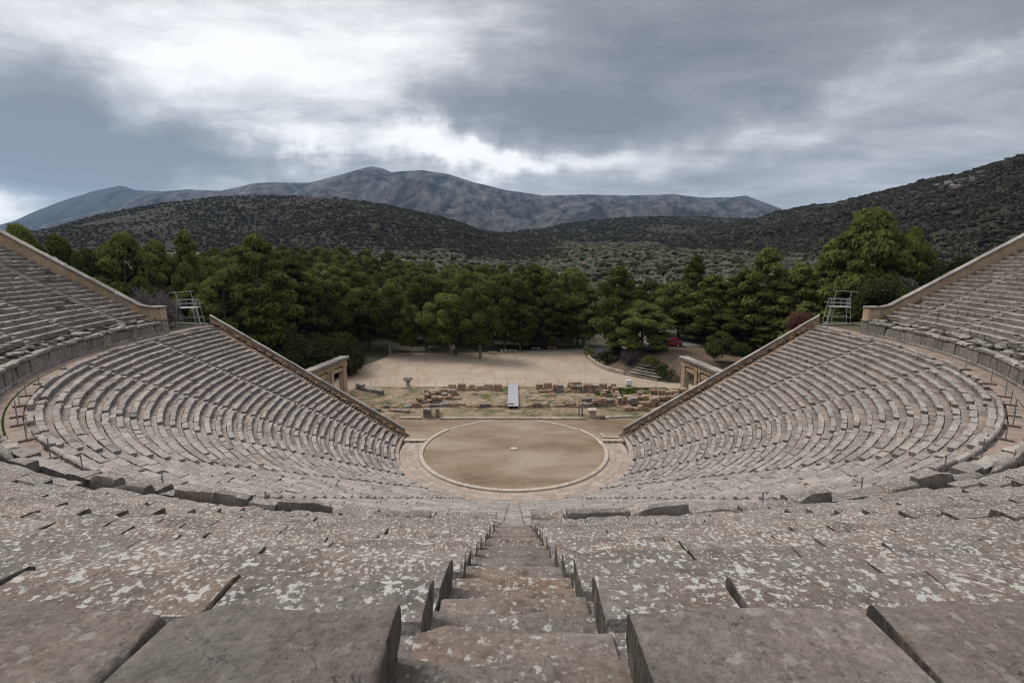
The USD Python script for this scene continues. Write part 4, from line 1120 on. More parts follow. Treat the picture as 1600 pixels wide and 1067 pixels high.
m_ = []
for i in range(420):
    x_, y_ = rng.uniform(-22, 22), rng.choice([14.4, 15.6, 18.0, 20.6, 22.2, 25.0]) + rng.normal(0, 0.7)
    if abs(x_ + 0.1) < 1.3 or y_ > 25.6 or y_ < 11.5:
        continue
    q_ = rng.uniform(0.08, 0.26)
    b_ = rough_box(-q_, q_, -q_ * 0.7, q_ * 0.7, -q_ * 0.5, q_ * 0.5, q_ * 0.3, 1, i, 2.0 / q_)
    b_.apply_transform(trimesh.transformations.rotation_matrix(rng.uniform(0, 3), [0, 0, 1]))
    b_.apply_translation([x_, y_, 0.24])
    m_.append(b_)
single('rubble', cat(m_), 'orange_stone', 'small ochre rubble lying between the ruined walls', kind='stuff')

# ramp of pale boards
t = Thing('ramp', 'pale grey boarded ramp leading over the stage ruins to the court', 'ramp')
n = 44
for i in range(n):
    y0, y1 = 13.9 + (27.2 - 13.9) * i / n, 13.9 + (27.2 - 13.9) * (i + 1) / n
    zz = 0.62 - 0.25 * (i / n)
    t.part('plank', box(-0.86, 0.66, y0 + 0.004, y1 - 0.004, zz, zz + 0.05), 'deck_board')
for x in (-0.80, 0.60):
    t.part('side_beam', box(x - 0.05, x + 0.05, 13.95, 27.15, 0.16, 0.36), 'grey_metal')
for y in (14.2, 17.4, 20.6, 23.8, 26.9):
    for x in (-0.80, 0.60):
        t.part('leg', box(x - 0.04, x + 0.04, y - 0.04, y + 0.04, 0.0, 0.16), 'grey_metal')

# thin fence round the stage ruins
t = Thing('wire_fence', 'thin grey post and cable fence along the back of the stage ruins', 'fence')
pts = [(-25.0, 24.9), (-22.8, 25.6), (-20.0, 26.2), (-15.4, 26.5), (-12.6, 26.7), (-8.2, 26.9), (-4.8, 27.0), (-1.0, 27.2), (1.0, 27.2), (4.0, 27.2), (7.2, 27.1), (9.0, 27.1), (11.6, 27.1), (14.2, 27.0), (18.8, 26.2), (22.4, 24.9), (26.3, 23.1)]
for x, y in pts:
    t.part('post', bar((x, y, 0), (x, y, 1.12), 0.028, 6), 'grey_metal')
for h in (0.55, 1.08):
    t.part('cable', cat([bar((*p, h), (*q, h), 0.011, 4) for p, q in zip(pts[:-1], pts[1:])]), 'grey_metal')
t = Thing('info_panel', 'dark tilted information panel on a stand by the left fence', 'sign', loc=(-17.1, 26.9, 0.02))
t.part('panel', trimesh.creation.box([1.5, 0.75, 0.06]).apply_transform(trimesh.transformations.translation_matrix([0, 0, 1.15]) @ trimesh.transformations.rotation_matrix(0.45, [1, 0, 0])), 'dark_metal')
t.part('stand', rough_box(-0.32, 0.32, -0.12, 0.12, 0, 1.02, 0.01, 1, 1), 'concrete')
t = Thing('floodlight_box', 'small white box on a foot behind the fence by the grass', 'box', loc=(18.5, 26.9, 0.02))
t.part('case', rough_box(-0.42, 0.42, -0.3, 0.3, 0.28, 1.05, 0.01, 2, 1), 'white_paint')
t.part('foot', box(-0.3, 0.3, -0.2, 0.2, 0.0, 0.278), 'dark_metal')

# gates of the two side entrances
for sgn, lab in ((-1, 'left'), (1, 'right')):
    t = Thing('stone_gate', f'ochre stone double gateway with a weathered grey cornice on the {lab} side entrance', 'gateway')
    P0, P1 = np.array([26.6, 24.4]), np.array([28.2, 15.4])

    def g(mesh):
        """along the gate: local x from 0 (far pillar) to 1 (near pillar); local y across"""
        v = mesh.vertices.copy()
        d = (P1 - P0) / np.linalg.norm(P1 - P0)
        nrm = np.array([-d[1], d[0]])
        w = P0 + v[:, :1] * d + v[:, 1:2] * nrm
        mesh.vertices = np.column_stack([sgn * w[:, 0], w[:, 1], v[:, 2]])
        if sgn < 0:
            mesh.invert()
        return mesh
    for a, b in ((-0.35, 0.75), (3.55, 4.25), (4.75, 5.15), (8.45, 9.35)):
        t.part('pillar', g(rough_box(a, b, -0.4, 0.4, 0.0, 3.9, 0.025, 3, int(a * 9) + 3)), 'cream_stone')
        t.part('capital', g(rough_box(a - 0.08, b + 0.08, -0.48, 0.48, 3.902, 4.2, 0.025, 3, int(a * 7) + 5)), 'cream_stone')
    t.part('door_lintel', g(rough_box(0.752, 3.548, -0.3, 0.3, 3.35, 3.9, 0.02, 3, 4)), 'cream_stone')
    t.part('door_lintel', g(rough_box(5.152, 8.448, -0.3, 0.3, 3.2, 3.9, 0.02, 3, 6)), 'cream_stone')
    for a, b in ((0.752, 1.05), (3.2, 3.548), (5.152, 5.5), (8.05, 8.448)):
        t.part('jamb', g(rough_box(a, b, -0.22, 0.22, 0.0, 3.348 if a < 4 else 3.198, 0.015, 2, int(a * 5))), 'cream_stone')
    if sgn < 0:
        t.part('window_bar', g(box(5.5, 8.05, -0.12, 0.12, 1.7, 1.95)), 'cream_stone')
    for i in range(4):
        t.part('architrave_block', g(rough_box(-0.45 + i * 2.48, -0.45 + (i + 1) * 2.48 - 0.02, -0.45, 0.45, 4.202, 4.95, 0.02, 3, 40 + i)), 'cream_stone')
        t.part('cornice_slab', g(rough_box(-0.75 + i * 2.63, -0.75 + (i + 1) * 2.63 - 0.02, -0.75, 0.75, 4.952, 5.4, 0.06, 3, 60 + i)), 'wall_stone')

# curved low wall and steps on the right of the court
t = Thing('curved_wall', 'curved low wall of pale blocks bounding the wooded mound', 'stone wall')
cp = np.array([(15.3, 49.5), (15.2, 47.2), (15.5, 44.5), (16.1, 41.2), (16.9, 38.6), (18.0, 36.6), (19.4, 34.8)])
from scipy.interpolate import splprep, splev
tck, _ = splprep(cp.T, s=0)
uu = np.linspace(0, 1, 19)
xs, ys = splev(uu, tck)
for i in range(18):
    p, q = np.array([xs[i], ys[i]]), np.array([xs[i + 1], ys[i + 1]])
    L, an_ = np.linalg.norm(q - p), math.atan2(*(q - p)[::-1])
    b = rough_box(0.01, L - 0.01, -0.22, 0.22, 0.0, 0.75, 0.03, 2, i)
    b.apply_transform(trimesh.transformations.rotation_matrix(an_, [0, 0, 1]))
    b.apply_translation([*p, 0.0])
    t.part('stone_block', b, 'ring_stone')
t = Thing('steps', 'flight of long low stone steps up the mound', 'steps')
d = np.array([24.0 - 19.6, 30.2 - 34.6]); d /= np.linalg.norm(d)
nrm = np.array([-d[1], d[0]])
if nrm[1] < 0:
    nrm = -nrm
for i in range(5):
    for h in range(3):
        b = rough_box(0.01 + h * 2.05 + 0.15 * i, 2.04 + h * 2.05 + 0.15 * i, 0, 0.5, 0, 0.2, 0.02, 2, i * 7 + h)
        v = b.vertices.copy()
        b.vertices = np.column_stack([19.7 + v[:, 0] * d[0] + (v[:, 1] + i * 0.75) * nrm[0], 34.5 + v[:, 0] * d[1] + (v[:, 1] + i * 0.75) * nrm[1], v[:, 2] + 0.02 + i * 0.34])
        b.fix_normals()
        t.part('stone_step', b, 'wall_stone')

sheet([(16.2, 48.5), (16.3, 46), (16.7, 42.5), (17.4, 39.5), (18.6, 37.2), (20.3, 35.0), (24.6, 30.6), (30, 28.8), (36, 27.5), (44, 30), (46, 41.5), (32, 45.6), (23, 49.6), (18.4, 52.6)], 0.04, 1.0, 'mound', 'mound_earth', 'bare brown mound behind the curved wall', lift=ground_z)

# low wall, benches, signs, bollards at the far edge of the court
t = Thing('low_wall', 'low pale kerb wall at the far left edge of the court', 'low wall')
for i in range(12):
    b = rough_box(-27.0 + i * 1.55, -27.0 + (i + 1) * 1.55 - 0.03, 55.3, 55.65, -0.05, 0.38, 0.02, 2, i)
    t.part('stone_block', b, 'wall_stone')


def bench(loc, label, rot=0):
    t = Thing('stone_bench', label, 'bench', loc=loc, rotz=rot)
    t.part('seat', rough_box(-0.95, 0.95, -0.25, 0.25, 0.36, 0.5, 0.01, 2, 1), 'ring_stone')
    for x in (-0.75, 0.75):
        t.part('leg', rough_box(x - 0.14, x + 0.14, -0.2, 0.2, 0, 0.358, 0.01, 2, 2), 'ring_stone')


bench((-4.6, 53.6, 0.02), 'pale stone bench beside the tree trunk at the far edge of the court')
bench((-0.3, 55.4, 0.02), 'pale stone bench next to two stone stubs at the edge of the wood')
bench((4.9, 58.3, 0.02), 'white stone bench in the middle of the far edge of the court', 8)
bench((8.5, 59.2, 0.02), 'white stone bench closest to the row of bollards', 6)
for i, (x, y, s) in enumerate([(-2.6, 54.6, 'round stone stub nearer the tree trunk'), (-1.8, 54.9, 'round stone stub nearer the second bench')]):
    c = trimesh.creation.cylinder(0.3, 0.75, sections=14)
    c.apply_translation([x, y, 0.37])
    single('stone_stub', c, 'ring_stone', s + ' at the edge of the wood', 'stone stub')
proto = None
for i in range(9):
    x, y = 9.6 + i * 0.68, 57.6 - i * 0.34 - 0.02 * i * i
    if proto is None:
        proto = Thing('bollard', 'thin dark bollard in the row closing the court', 'bollard', 'row of dark bollards', loc=(x, y, 0.02))
        proto.part('post', bar((0, 0, 0), (0, 0, 0.8), 0.06, 8), 'dark_metal')
        proto.part('cap', bar((0, 0, 0.8), (0, 0, 0.86), 0.075, 8, 0.04), 'dark_metal')
    else:
        proto.copy('thin dark bollard in the row closing the court', 'row of dark bollards', loc=(x, y, 0.02))
t = Thing('notice_board', 'white notice board on two posts behind the leaning pine', 'sign', loc=(-13.0, 53.9, 0.02))
t.part('board', box(-0.45, 0.45, -0.03, 0.03, 0.9, 1.95), 'white_paint')
for x in (-0.4, 0.4):
    t.part('post', bar((x, 0.04, 0), (x, 0.04, 1.9), 0.035, 6), 'dark_metal')
t = Thing('waste_bin', 'black waste bin beside the leaning pine trunk', 'bin', loc=(-12.2, 52.4, 0.02))
t.part('drum', trimesh.creation.cylinder(0.26, 0.8, sections=14).apply_translation([0, 0, 0.45]), 'black_paint')
t.part('rim', trimesh.creation.annulus(0.22, 0.29, 0.06, sections=14).apply_translation([0, 0, 0.88]), 'dark_metal')

# kiosk, road and red car under the pines on the right
RD = [(14.5, 60.0), (17.5, 55.0), (22, 51.2), (30, 47.6), (46, 44), (47, 48), (32, 52), (24, 56), (19.5, 61)]
sheet(RD, 0.05, 1.5, 'road', 'asphalt', 'pale lane passing under the pines behind the mound', lift=ground_z)
gz = float(ground_z(27.5, 41.6))
t = Thing('kiosk', 'dark wooden kiosk with a flat grey roof under the pines', 'kiosk', loc=(27.4, 41.8, gz - 0.1), rotz=-12)
t.part('wall', box(-1.6, 1.6, -1.3, 1.3, 0, 2.5), 'black_paint')
t.part('roof', box(-1.85, 1.85, -1.6, 1.6, 2.502, 2.66), 'grey_metal')
t.part('counter', box(-1.2, 0.4, -1.42, -1.302, 1.0, 1.1), 'grey_metal')
t.part('hatch', box(-1.1, 0.3, -1.32, -1.302, 1.15, 1.9), 'window_dark')
t.part('door', box(0.7, 1.4, -1.33, -1.302, 0.05, 2.0), 'dark_metal')
gz = float(ground_z(31.2, 46.2))
t = Thing('parked_car', 'dark red hatchback parked behind the kiosk', 'car', loc=(31.2, 46.6, gz + 0.05), rotz=-14)
prof = [(-2.05, 0.32), (-2.1, 0.75), (-1.95, 0.98), (-1.15, 1.05), (-0.45, 1.47), (0.85, 1.50), (1.65, 1.12), (1.98, 0.95), (2.05, 0.4), (1.9, 0.28), (-1.9, 0.26)]
body = trimesh.creation.extrude_polygon(sg.Polygon(prof).buffer(0.05, join_style=1), 1.62, engine='earcut')
body.apply_transform(trimesh.transformations.rotation_matrix(math.pi / 2, [1, 0, 0]))
body.apply_translation([0, 0.81, 0])
v = body.vertices
v[:, 1] *= np.where(v[:, 2] > 1.05, 0.84, 1.0)
t.part('body', body, 'red_paint')
for s in (-1, 1):
    for nm, pg in (('side_window', [(-0.98, 1.06), (-0.38, 1.40), (0.15, 1.42), (0.15, 1.05)]), ('side_window', [(0.22, 1.05), (0.22, 1.42), (0.78, 1.42), (1.38, 1.10)])):
        w = trimesh.creation.extrude_polygon(sg.Polygon(pg), 0.02, engine='earcut')
        w.apply_transform(trimesh.transformations.rotation_matrix(math.pi / 2, [1, 0, 0]))
        w.apply_translation([0, s * 0.70 + 0.01 + (0.0 if s < 0 else 0.0), 0])
        t.part(nm, w, 'window_dark')
    for x in (-1.3, 1.3):
        w = trimesh.creation.cylinder(0.31, 0.2, sections=18)
        w.apply_transform(trimesh.transformations.rotation_matrix(math.pi / 2, [1, 0, 0]))
        w.apply_translation([x, s * 0.74, 0.31])
        wp = t.part('wheel', w, 'rubber')
        h = trimesh.creation.cylinder(0.18, 0.03, sections=14)
        h.apply_transform(trimesh.transformations.rotation_matrix(math.pi / 2, [1, 0, 0]))
        h.apply_translation([x, s * 0.85, 0.31])
        t.part('hub_cap', h, 'white_metal')
    t.part('headlight', box(-2.13, -2.02, s * 0.6 - 0.16, s * 0.6 + 0.16, 0.68, 0.82), 'white_paint')
    t.part('tail_light', box(1.98, 2.06, s * 0.62 - 0.1, s * 0.62 + 0.1, 0.78, 0.98), 'red_paint')
ws = np.array([(-1.12, -0.60, 1.09), (-1.12, 0.60, 1.09), (-0.5, 0.55, 1.47), (-0.5, -0.55, 1.47)])
t.part('windscreen', (ws + [-0.03, 0, 0.03], [[0, 1, 2], [0, 2, 3]]), 'window_dark')


# ------------------------------------------------------------------ scaffold towers at the ends of the walkway
def tower(loc, rot, mirror, label):
    t = Thing('lighting_tower', label, 'lighting tower', loc=loc, rotz=rot)
    m = -1 if mirror else 1
    F = lambda x, y, z: (m * x, y, z)
    W, Dp, zp = 2.1, 1.6, 2.25
    base = {(-1, -1): (-1.25, -0.95), (1, -1): (1.45, -0.95), (-1, 1): (-1.25, 0.95), (1, 1): (1.45, 0.95)}
    top = {(-1, -1): (-1.0, -0.75), (1, -1): (1.05, -0.75), (-1, 1): (-1.0, 0.75), (1, 1): (1.05, 0.75)}
    for k in base:
        t.part('leg', bar(F(*base[k], 0), F(*top[k], zp + (1.05 if k[1] > 0 else 1.0)), 0.038, 6), 'white_metal')
    t.part('platform', box(-1.15, 1.2, -0.85, 0.85, zp, zp + 0.06), 'white_metal')
    for a, b in (((-1, -1), (1, -1)), ((-1, 1), (1, 1)), ((-1, -1), (-1, 1)), ((1, -1), (1, 1))):
        for f in (0.33, 0.05):
            pa = [base[a][i] + (top[a][i] - base[a][i]) * f for i in (0, 1)]
            pb = [base[b][i] + (top[b][i] - base[b][i]) * f for i in (0, 1)]
            t.part('brace', bar(F(*pa, f * 3), F(*pb, f * 3), 0.03, 5), 'white_metal')
        for h in (0.5, 1.0):
            t.part('rail', bar(F(*top[a], zp + h), F(*top[b], zp + h), 0.028, 5), 'white_metal')
    for x in (-0.35, 0.4):
        t.part('rail_post', bar(F(x, 0.75, zp), F(x, 0.75, zp + 1.0), 0.025, 5), 'white_metal')
    t.part('rail', bar(F(0.8, -0.75, zp + 0.5), F(1.9, -0.75, zp + 0.62), 0.03, 5), 'white_metal')
    for x in (-0.72, 0.98):
        t.part('mast', bar(F(x, -0.8, zp), F(x - 0.35 if x > 0 else x - 0.3, -0.7, zp + 2.1), 0.035, 6), 'white_metal')
    t.part('lamp_bar', bar(F(-1.75, -0.68, zp + 1.95), F(1.0, -0.68, zp + 2.12), 0.04, 6), 'white_metal')
    # ladder on the front
    for x in (0.62, 1.06):
        t.part('ladder_rail', bar(F(x + 0.42, -1.15, 0), F(x, -0.86, zp + 0.1), 0.03, 5), 'white_metal')
    for i in range(8):
        q = (i + 0.5) / 8
        xx = 0.42 * (1 - q)
        t.part('rung', bar(F(0.62 + xx, -1.15 + 0.29 * q, zp * q), F(1.06 + xx, -1.15 + 0.29 * q, zp * q), 0.022, 5), 'white_metal')
    for (x, z) in ((1.35, zp + 0.75), (1.4, zp + 0.3)):
        lp = t.part('lamp', trimesh.creation.cylinder(0.13, 0.22, sections=12).apply_transform(trimesh.transformations.rotation_matrix(math.pi / 2, [1, 0, 0])).apply_translation(F(x, -0.8, z)), 'dark_metal')
    return t


tower((-41.0, 10.6, 12.22), 18, False, 'white steel tube lighting tower by the pier of the left upper wall')
tower((41.6, 12.0, 12.22), -18, True, 'white steel tube lighting tower by the pier of the right upper wall')

# posts and sleepers along the walkway
proto = None
rng = np.random.default_rng(1000)
for side in (-1, 1):
    for ph in np.radians([13, 20, 27, 33, 38.5, 43, 47, 51, 55, 60, 68]):
        if abs(math.degrees(ph)) < 18 and side < 0 and ph < 0.25:
            pass
        p = side * (ph + rng.normal(0, 0.006))
        r = 38.08
        loc = (r * math.sin(p), -r * math.cos(p), Z_WALK)
        rot = math.degrees(p) + 90
        if proto is None:
            proto = Thing('barrier_post', 'thin grey metal post on a short sleeper along the walkway', 'post', 'posts along the walkway edge', loc=loc, rotz=rot)
            proto.part('pole', bar((0, 0, 0.05), (0, 0, 1.0), 0.026, 8), 'grey_metal')
            proto.part('sleeper', rough_box(-0.32, 0.42, -0.09, 0.09, 0.0, 0.09, 0.012, 2, 3), 'old_wood')
        else:
            proto.copy('thin grey metal post on a short sleeper along the walkway', 'posts along the walkway edge', loc=loc, rotz=rot + rng.normal(0, 6))


# ------------------------------------------------------------------ trees
def tufts(centers, radii, flat, density, size, rng, under=0.35, out=None):
    """Small needle sprays spread over and inside the shell of each clump, turned roughly outward."""
    V, Fc, at = [], [], 0
    for c, r, fl in zip(centers, radii, flat):
        n = max(12, int(density * 4 * math.pi * r * r))
        d = rng.normal(size=(n, 3))
        d /= np.linalg.norm(d, axis=1, keepdims=True)
        keep = (d[:, 2] > -0.25) | (rng.random(n) < under)
        d = d[keep]
        n = len(d)
        lump = 0.78 + 0.44 * fbm(d * 1.9 + np.asarray(c) * 0.7, 3, seed=int(r * 100))
        rad = r * lump * np.where(rng.random(n) < 0.72, rng.uniform(0.86, 1.08, n), rng.uniform(0.45, 0.9, n))
        p = np.asarray(c) + d * rad[:, None] * np.array([1, 1, fl])
        nn = d * np.array([1, 1, 1 / max(fl, 0.35)])
        nn /= np.linalg.norm(nn, axis=1, keepdims=True)
        nn = nn + rng.normal(size=(n, 3)) * 0.42
        nn /= np.linalg.norm(nn, axis=1, keepdims=True)
        t = rng.normal(size=(n, 3)) + d * 0.8 + np.array([0, 0, 0.3])
        t -= nn * (t * nn).sum(1, keepdims=True)
        t /= np.linalg.norm(t, axis=1, keepdims=True)
        b = np.cross(nn, t)
        s = size * rng.uniform(0.6, 1.35, n)[:, None]
        q = np.stack([p - t * s * 0.5, p + b * s * 0.34, p + t * s * 0.75, p - b * s * 0.34], 1)
        V.append(q.reshape(-1, 3))
        i = at + np.arange(n) * 4
        Fc.append(np.vstack([np.stack([i, i + 1, i + 2], 1), np.stack([i, i + 2, i + 3], 1)]))
        at += 4 * n
    return np.vstack(V), np.vstack(Fc)


def limb_mesh(trunk_pts, trunk_r, targets, rng, rad=0.07):
    ms = [chain(trunk_pts, trunk_r, 7)]
    tp = np.array(trunk_pts)
    for c in targets:
        z = np.clip(c[2] - rng.uniform(0.4, 1.6), tp[0, 2] + 1.0, tp[-1, 2] - 0.05)
        k = np.clip(np.searchsorted(tp[:, 2], z), 1, len(tp) - 1)
        f = (z - tp[k - 1, 2]) / max(tp[k, 2] - tp[k - 1, 2], 1e-6)
        a = tp[k - 1] + (tp[k] - tp[k - 1]) * f
        mid = (a + c) / 2 + rng.normal(size=3) * 0.25
        ms.append(chain([a, mid, c], [rad, rad * 0.7, rad * 0.3], 5))
    return cat(ms)


HT = 12.0


def pine(kind, seed, label, group=None, cat_='pine tree', loc=(0, 0, 0), name='pine_tree', scale=(1, 1, 1), rotz=0.0):
    rng = np.random.default_rng(seed)
    C, R, Fl = [], [], []
    if kind in ('round', 'lean'):
        n = 22
        base, wid = 3.0, 3.6
        for i in range(n):
            z = base + (HT - 0.9 - base) * ((i + 0.5) / n) ** 0.9
            u = (z - base) / (HT - base)
            w = wid * (0.55 + 0.9 * u) * (1 - u ** 3.2) ** 0.5 * (0.75 if u < 0.3 else 1)
            a = i * 2.4 + rng.normal(0, 0.4)
            rr = w * math.sqrt(rng.uniform(0.12, 1.0))
            C.append((rr * math.cos(a), rr * math.sin(a), z - 0.2 * rr * 0.5))
            R.append(rng.uniform(1.0, 1.75) * (0.85 + 0.3 * (u < 0.6)))
            Fl.append(rng.uniform(0.62, 0.85))
        C.append((0.2, 0.1, HT - 1.0)); R.append(1.5); Fl.append(0.7)
    elif kind == 'tall':
        n = 26
        for i in range(n):
            u = (i + 0.5) / n
            z = 2.2 + (HT - 2.9) * u
            w = 3.1 * (1 - u ** 1.8) ** 0.6 * (0.5 + 0.5 * min(1, u * 4)) * (0.55 + 0.5 * rng.random())
            a = i * 2.4 + rng.normal(0, 0.3)
            C.append((w * math.cos(a), w * math.sin(a), z)); R.append(0.95 + 0.55 * (1 - u) * rng.uniform(0.6, 1.2)); Fl.append(rng.uniform(0.42, 0.68))
        C.append((0, 0, HT - 0.9)); R.append(0.95); Fl.append(0.9)
    elif kind == 'broad':
        n = 66
        for i in range(n):
            u = (i + 0.5) / n
            z = 2.0 + (HT - 3.0) * u
            w = 5.2 * (1 - (2 * max(u, 0.28) - 0.9) ** 2 * 0.62) * math.sqrt(rng.uniform(0.15, 1))
            if u > 0.8:
                w *= 1 - (u - 0.8) * 2.6
            a = i * 2.4 + rng.normal(0, 0.5)
            C.append((w * math.cos(a), w * math.sin(a), z)); R.append(rng.uniform(0.9, 1.7)); Fl.append(rng.uniform(0.42, 0.62))
    t = Thing(name, label, cat_, group, loc, rotz, scale)
    bend = 1.6 if kind == 'lean' else 0.35
    pts, rs = [], []
    for i in range(7):
        u = i / 6
        z = (HT - 1.0) * u
        pts.append(np.array([bend * (1 - u) ** 1.5 * math.cos(seed) * 1.2 + 0.18 * math.sin(3 * u + seed), bend * 0.4 * (1 - u) * math.sin(seed) + 0.15 * math.cos(4 * u), z]))
        rs.append(0.27 * (1 - u) ** 0.8 + 0.03)
    t.part('trunk', limb_mesh(pts, rs, [np.array(c) for c in C[::2]], rng), 'pale_bark' if kind in ('lean',) else 'bark')
    t.part('crown', tufts(C, R, Fl, 20, 0.40, rng), 'pine_leaf_light' if seed % 5 == 0 else 'pine_leaf')
    t.half = max(math.hypot(c[0], c[1]) + r for c, r in zip(C, R))
    return t


VARIANTS = {}


def put_pine(kind, seed, label, group, x, y, z, h, half=None, rot=None):
    """A pine of height h (and crown half width 'half') standing at x, y; the first of a variant is built, later ones are copies."""
    key = (kind, seed)
    rot = (abs(x * 137.3 + y * 71.7) % 360) if rot is None else rot
    s = h / HT
    if key not in VARIANTS:
        t = pine(kind, seed, label, group, loc=(x, y, z), rotz=rot)
        VARIANTS[key] = t
        sx = (half / t.half) if half else s * 1.0
        t.prim.GetAttribute('xformOp:scale').Set(Gf.Vec3f(sx, sx, s))
        if group is None:
            pass
    else:
        t = VARIANTS[key]
        sx = (half / t.half) if half else s * 1.0
        p = t.copy(label, group, loc=(x, y, z), rotz=rot, scale=(sx, sx, s))
        if group is None:
            p.SetCustomDataByKey('group', '')


def at_survey(px, top_py, y, half_px):
    x, _, zt = spot(px, top_py, y)
    depth = (y - EYE[1])
    z = float(ground_z(x, y))
    return x, y, z - 0.15, zt - z + 0.15, half_px * depth / 800 * 1.0


# the trees that stand out one by one: bearing, top, depth, half width, kind, variant, label
SOLO = [
    (25, 346, 34, 46, 'broad', 3, 'dark pine showing above the top corner of the left upper wall'),
    (82, 366, 31, 36, 'round', 1, 'small pine close behind the coping of the left upper wall'),
    (185, 360, 30, 62, 'broad', 4, 'broad flat layered pine behind the middle of the left upper wall'),
    (128, 388, 27, 32, 'round', 2, 'low pine directly behind the upper part of the left coping'),
    (285, 358, 34, 36, 'tall', 5, 'pale green feathery pine above the left lighting tower'),
    (240, 372, 38, 44, 'broad', 3, 'wide dark pine between the flat layered pine and the feathery one'),
    (398, 365, 31, 66, 'tall', 6, 'big tall dark green pine right of the left lighting tower'),
    (345, 420, 27, 50, 'broad', 4, 'dark layered pine directly behind the left lighting tower'),
    (450, 402, 44, 52, 'tall', 7, 'dark pine leaning out from behind the biggest pine on the left'),
    (500, 440, 46, 42, 'round', 1, 'round crowned pine over the broadleaf thicket on the left of the court'),
    (968, 416, 46, 50, 'tall', 5, 'tall bright green pine standing on the end of the mound'),
    (1003, 468, 42, 56, 'broad', 4, 'spreading pine with low boughs on the mound in front of the kiosk'),
    (1088, 398, 58, 34, 'tall', 10, 'slim pale pine behind the kiosk'),
    (1062, 440, 56, 44, 'round', 2, 'dark pine behind the red car'),
    (1118, 428, 46, 52, 'tall', 6, 'layered dark pine between the red car and the right gateway'),
    (1203, 386, 38, 52, 'tall', 7, 'pointed bright pine above the right gateway'),
    (1165, 420, 42, 46, 'tall', 5, 'feathery pine left of the pointed bright one'),
    (1252, 410, 34, 48, 'tall', 10, 'pale green pine above the coping of the right lower wall'),
    (1366, 322, 30, 84, 'broad', 3, 'giant domed pine towering behind the right lighting tower'),
    (1305, 374, 33, 46, 'tall', 7, 'light green pine at the flank of the giant one'),
    (1428, 352, 38, 40, 'broad', 4, 'yellowish olive tinted tree at the right flank of the giant pine'),
]
for px, tp, y, hw, kind, sd, lab in SOLO:
    x, y, z, h, half = at_survey(px, tp, y, hw)
    put_pine(kind, sd, lab, None, x, y, z, max(h, 5), half)
# the front row along the court
FRONT = [
    (606, 448, 53.5, 38, 'lean', 11, 'leaning pine with bare pale trunk, first along the low wall'),
    (634, 476, 51.5, 28, 'lean', 12, 'slim pine with bare leaning trunk, second along the low wall'),
    (690, 458, 51.5, 44, 'lean', 13, 'pine with a long curved bare trunk beside the notice board'),
    (746, 444, 48.9, 40, 'round', 1, 'pine with dark trunk standing alone inside the court edge'),
    (570, 452, 58, 42, 'round', 2, 'round pine behind the left end of the low wall'),
    (540, 470, 56, 36, 'round', 8, 'lower pine between the thicket and the low wall'),
    (662, 430, 60, 40, 'round', 9, 'round pine behind the two leaning trunks'),
    (722, 420, 62, 40, 'round', 8, 'round pine behind the notice board'),
    (790, 428, 60, 40, 'round', 9, 'pine with low branches behind the first stone bench'),
    (832, 412, 64, 42, 'tall', 6, 'tall pine behind the white benches'),
    (862, 452, 60, 36, 'broad', 4, 'bushy pine directly over the white benches'),
    (895, 418, 63, 42, 'round', 8, 'pine behind the row of bollards'),
    (918, 446, 61, 38, 'tall', 7, 'feathery pine at the corner of the lane'),
    (815, 478, 57.5, 30, 'round', 9, 'small low pine behind the second bench'),
]
for px, tp, y, hw, kind, sd, lab in FRONT:
    x, y, z, h, half = at_survey(px, tp, y, hw)
    put_pine(kind, sd, lab, None, x, y, z, max(h, 5), half, rot=(20 if kind == 'lean' else None))
# the pine wood behind
rng = np.random.default_rng(1100)
spots_ = []
y = 66.0
while y < 300:
    step = 7.0 + (y - 66) * 0.026
    x0, _, _ = spot(330, 480, y)
    x1, _, _ = spot(905 - (y - 66) * 0.30, 480, y)
    x = x0 + rng.uniform(0, step)
    while x < x1:
        spots_.append((x + rng.normal(0, 1.2), y + rng.normal(0, 1.6)))
        x += step * rng.uniform(0.85, 1.2)
    y += step * 0.95
for x, y in spots_[:285]:
    z = float(ground_z(x, y))
    h = 12.6 * rng.uniform(0.74, 1.2)
    kind, sd = [('round', 1), ('round', 2), ('round', 8), ('round', 9), ('broad', 3), ('round', 14), ('tall', 6), ('round', 10)][int(rng.choice(8, p=[.17, .17, .16, .14, .07, .11, .06, .12]))]
    put_pine(kind, sd, 'round topped green pine standing in the dense pine wood', 'pines of the wood behind the court', x, y, z - 0.2, h, rng.uniform(3.7, 5.2))
# pines filling the flanks
for (px, tp, y, hw) in [(60, 400, 44, 40), (150, 402, 46, 42), (220, 408, 48, 42), (310, 400, 50, 44), (420, 430, 56, 44), (370, 425, 48, 44), (470, 425, 60, 44), (300, 440, 30, 40), (215, 430, 26, 36), (1020, 440, 62, 40), (1140, 440, 60, 44), (1180, 455, 52, 44), (1230, 440, 48, 46), (1280, 420, 46, 46), (1330, 415, 44, 46), (1260, 470, 30, 40), (1395, 420, 26, 44), (1320, 450, 30, 46), (1150, 480, 40, 44), (1210, 478, 36, 44), (1090, 490, 52, 40)]:
    x, y, z, h, half = at_survey(px, tp, y, hw)
    kind, sd = [('round', 2), ('tall', 6), ('broad', 4), ('tall', 7)][int(rng.integers(4))]
    put_pine(kind, sd, 'dark pine filling in behind the sloping end walls', 'pines behind the end walls', x, y, z, max(h, 4), half)


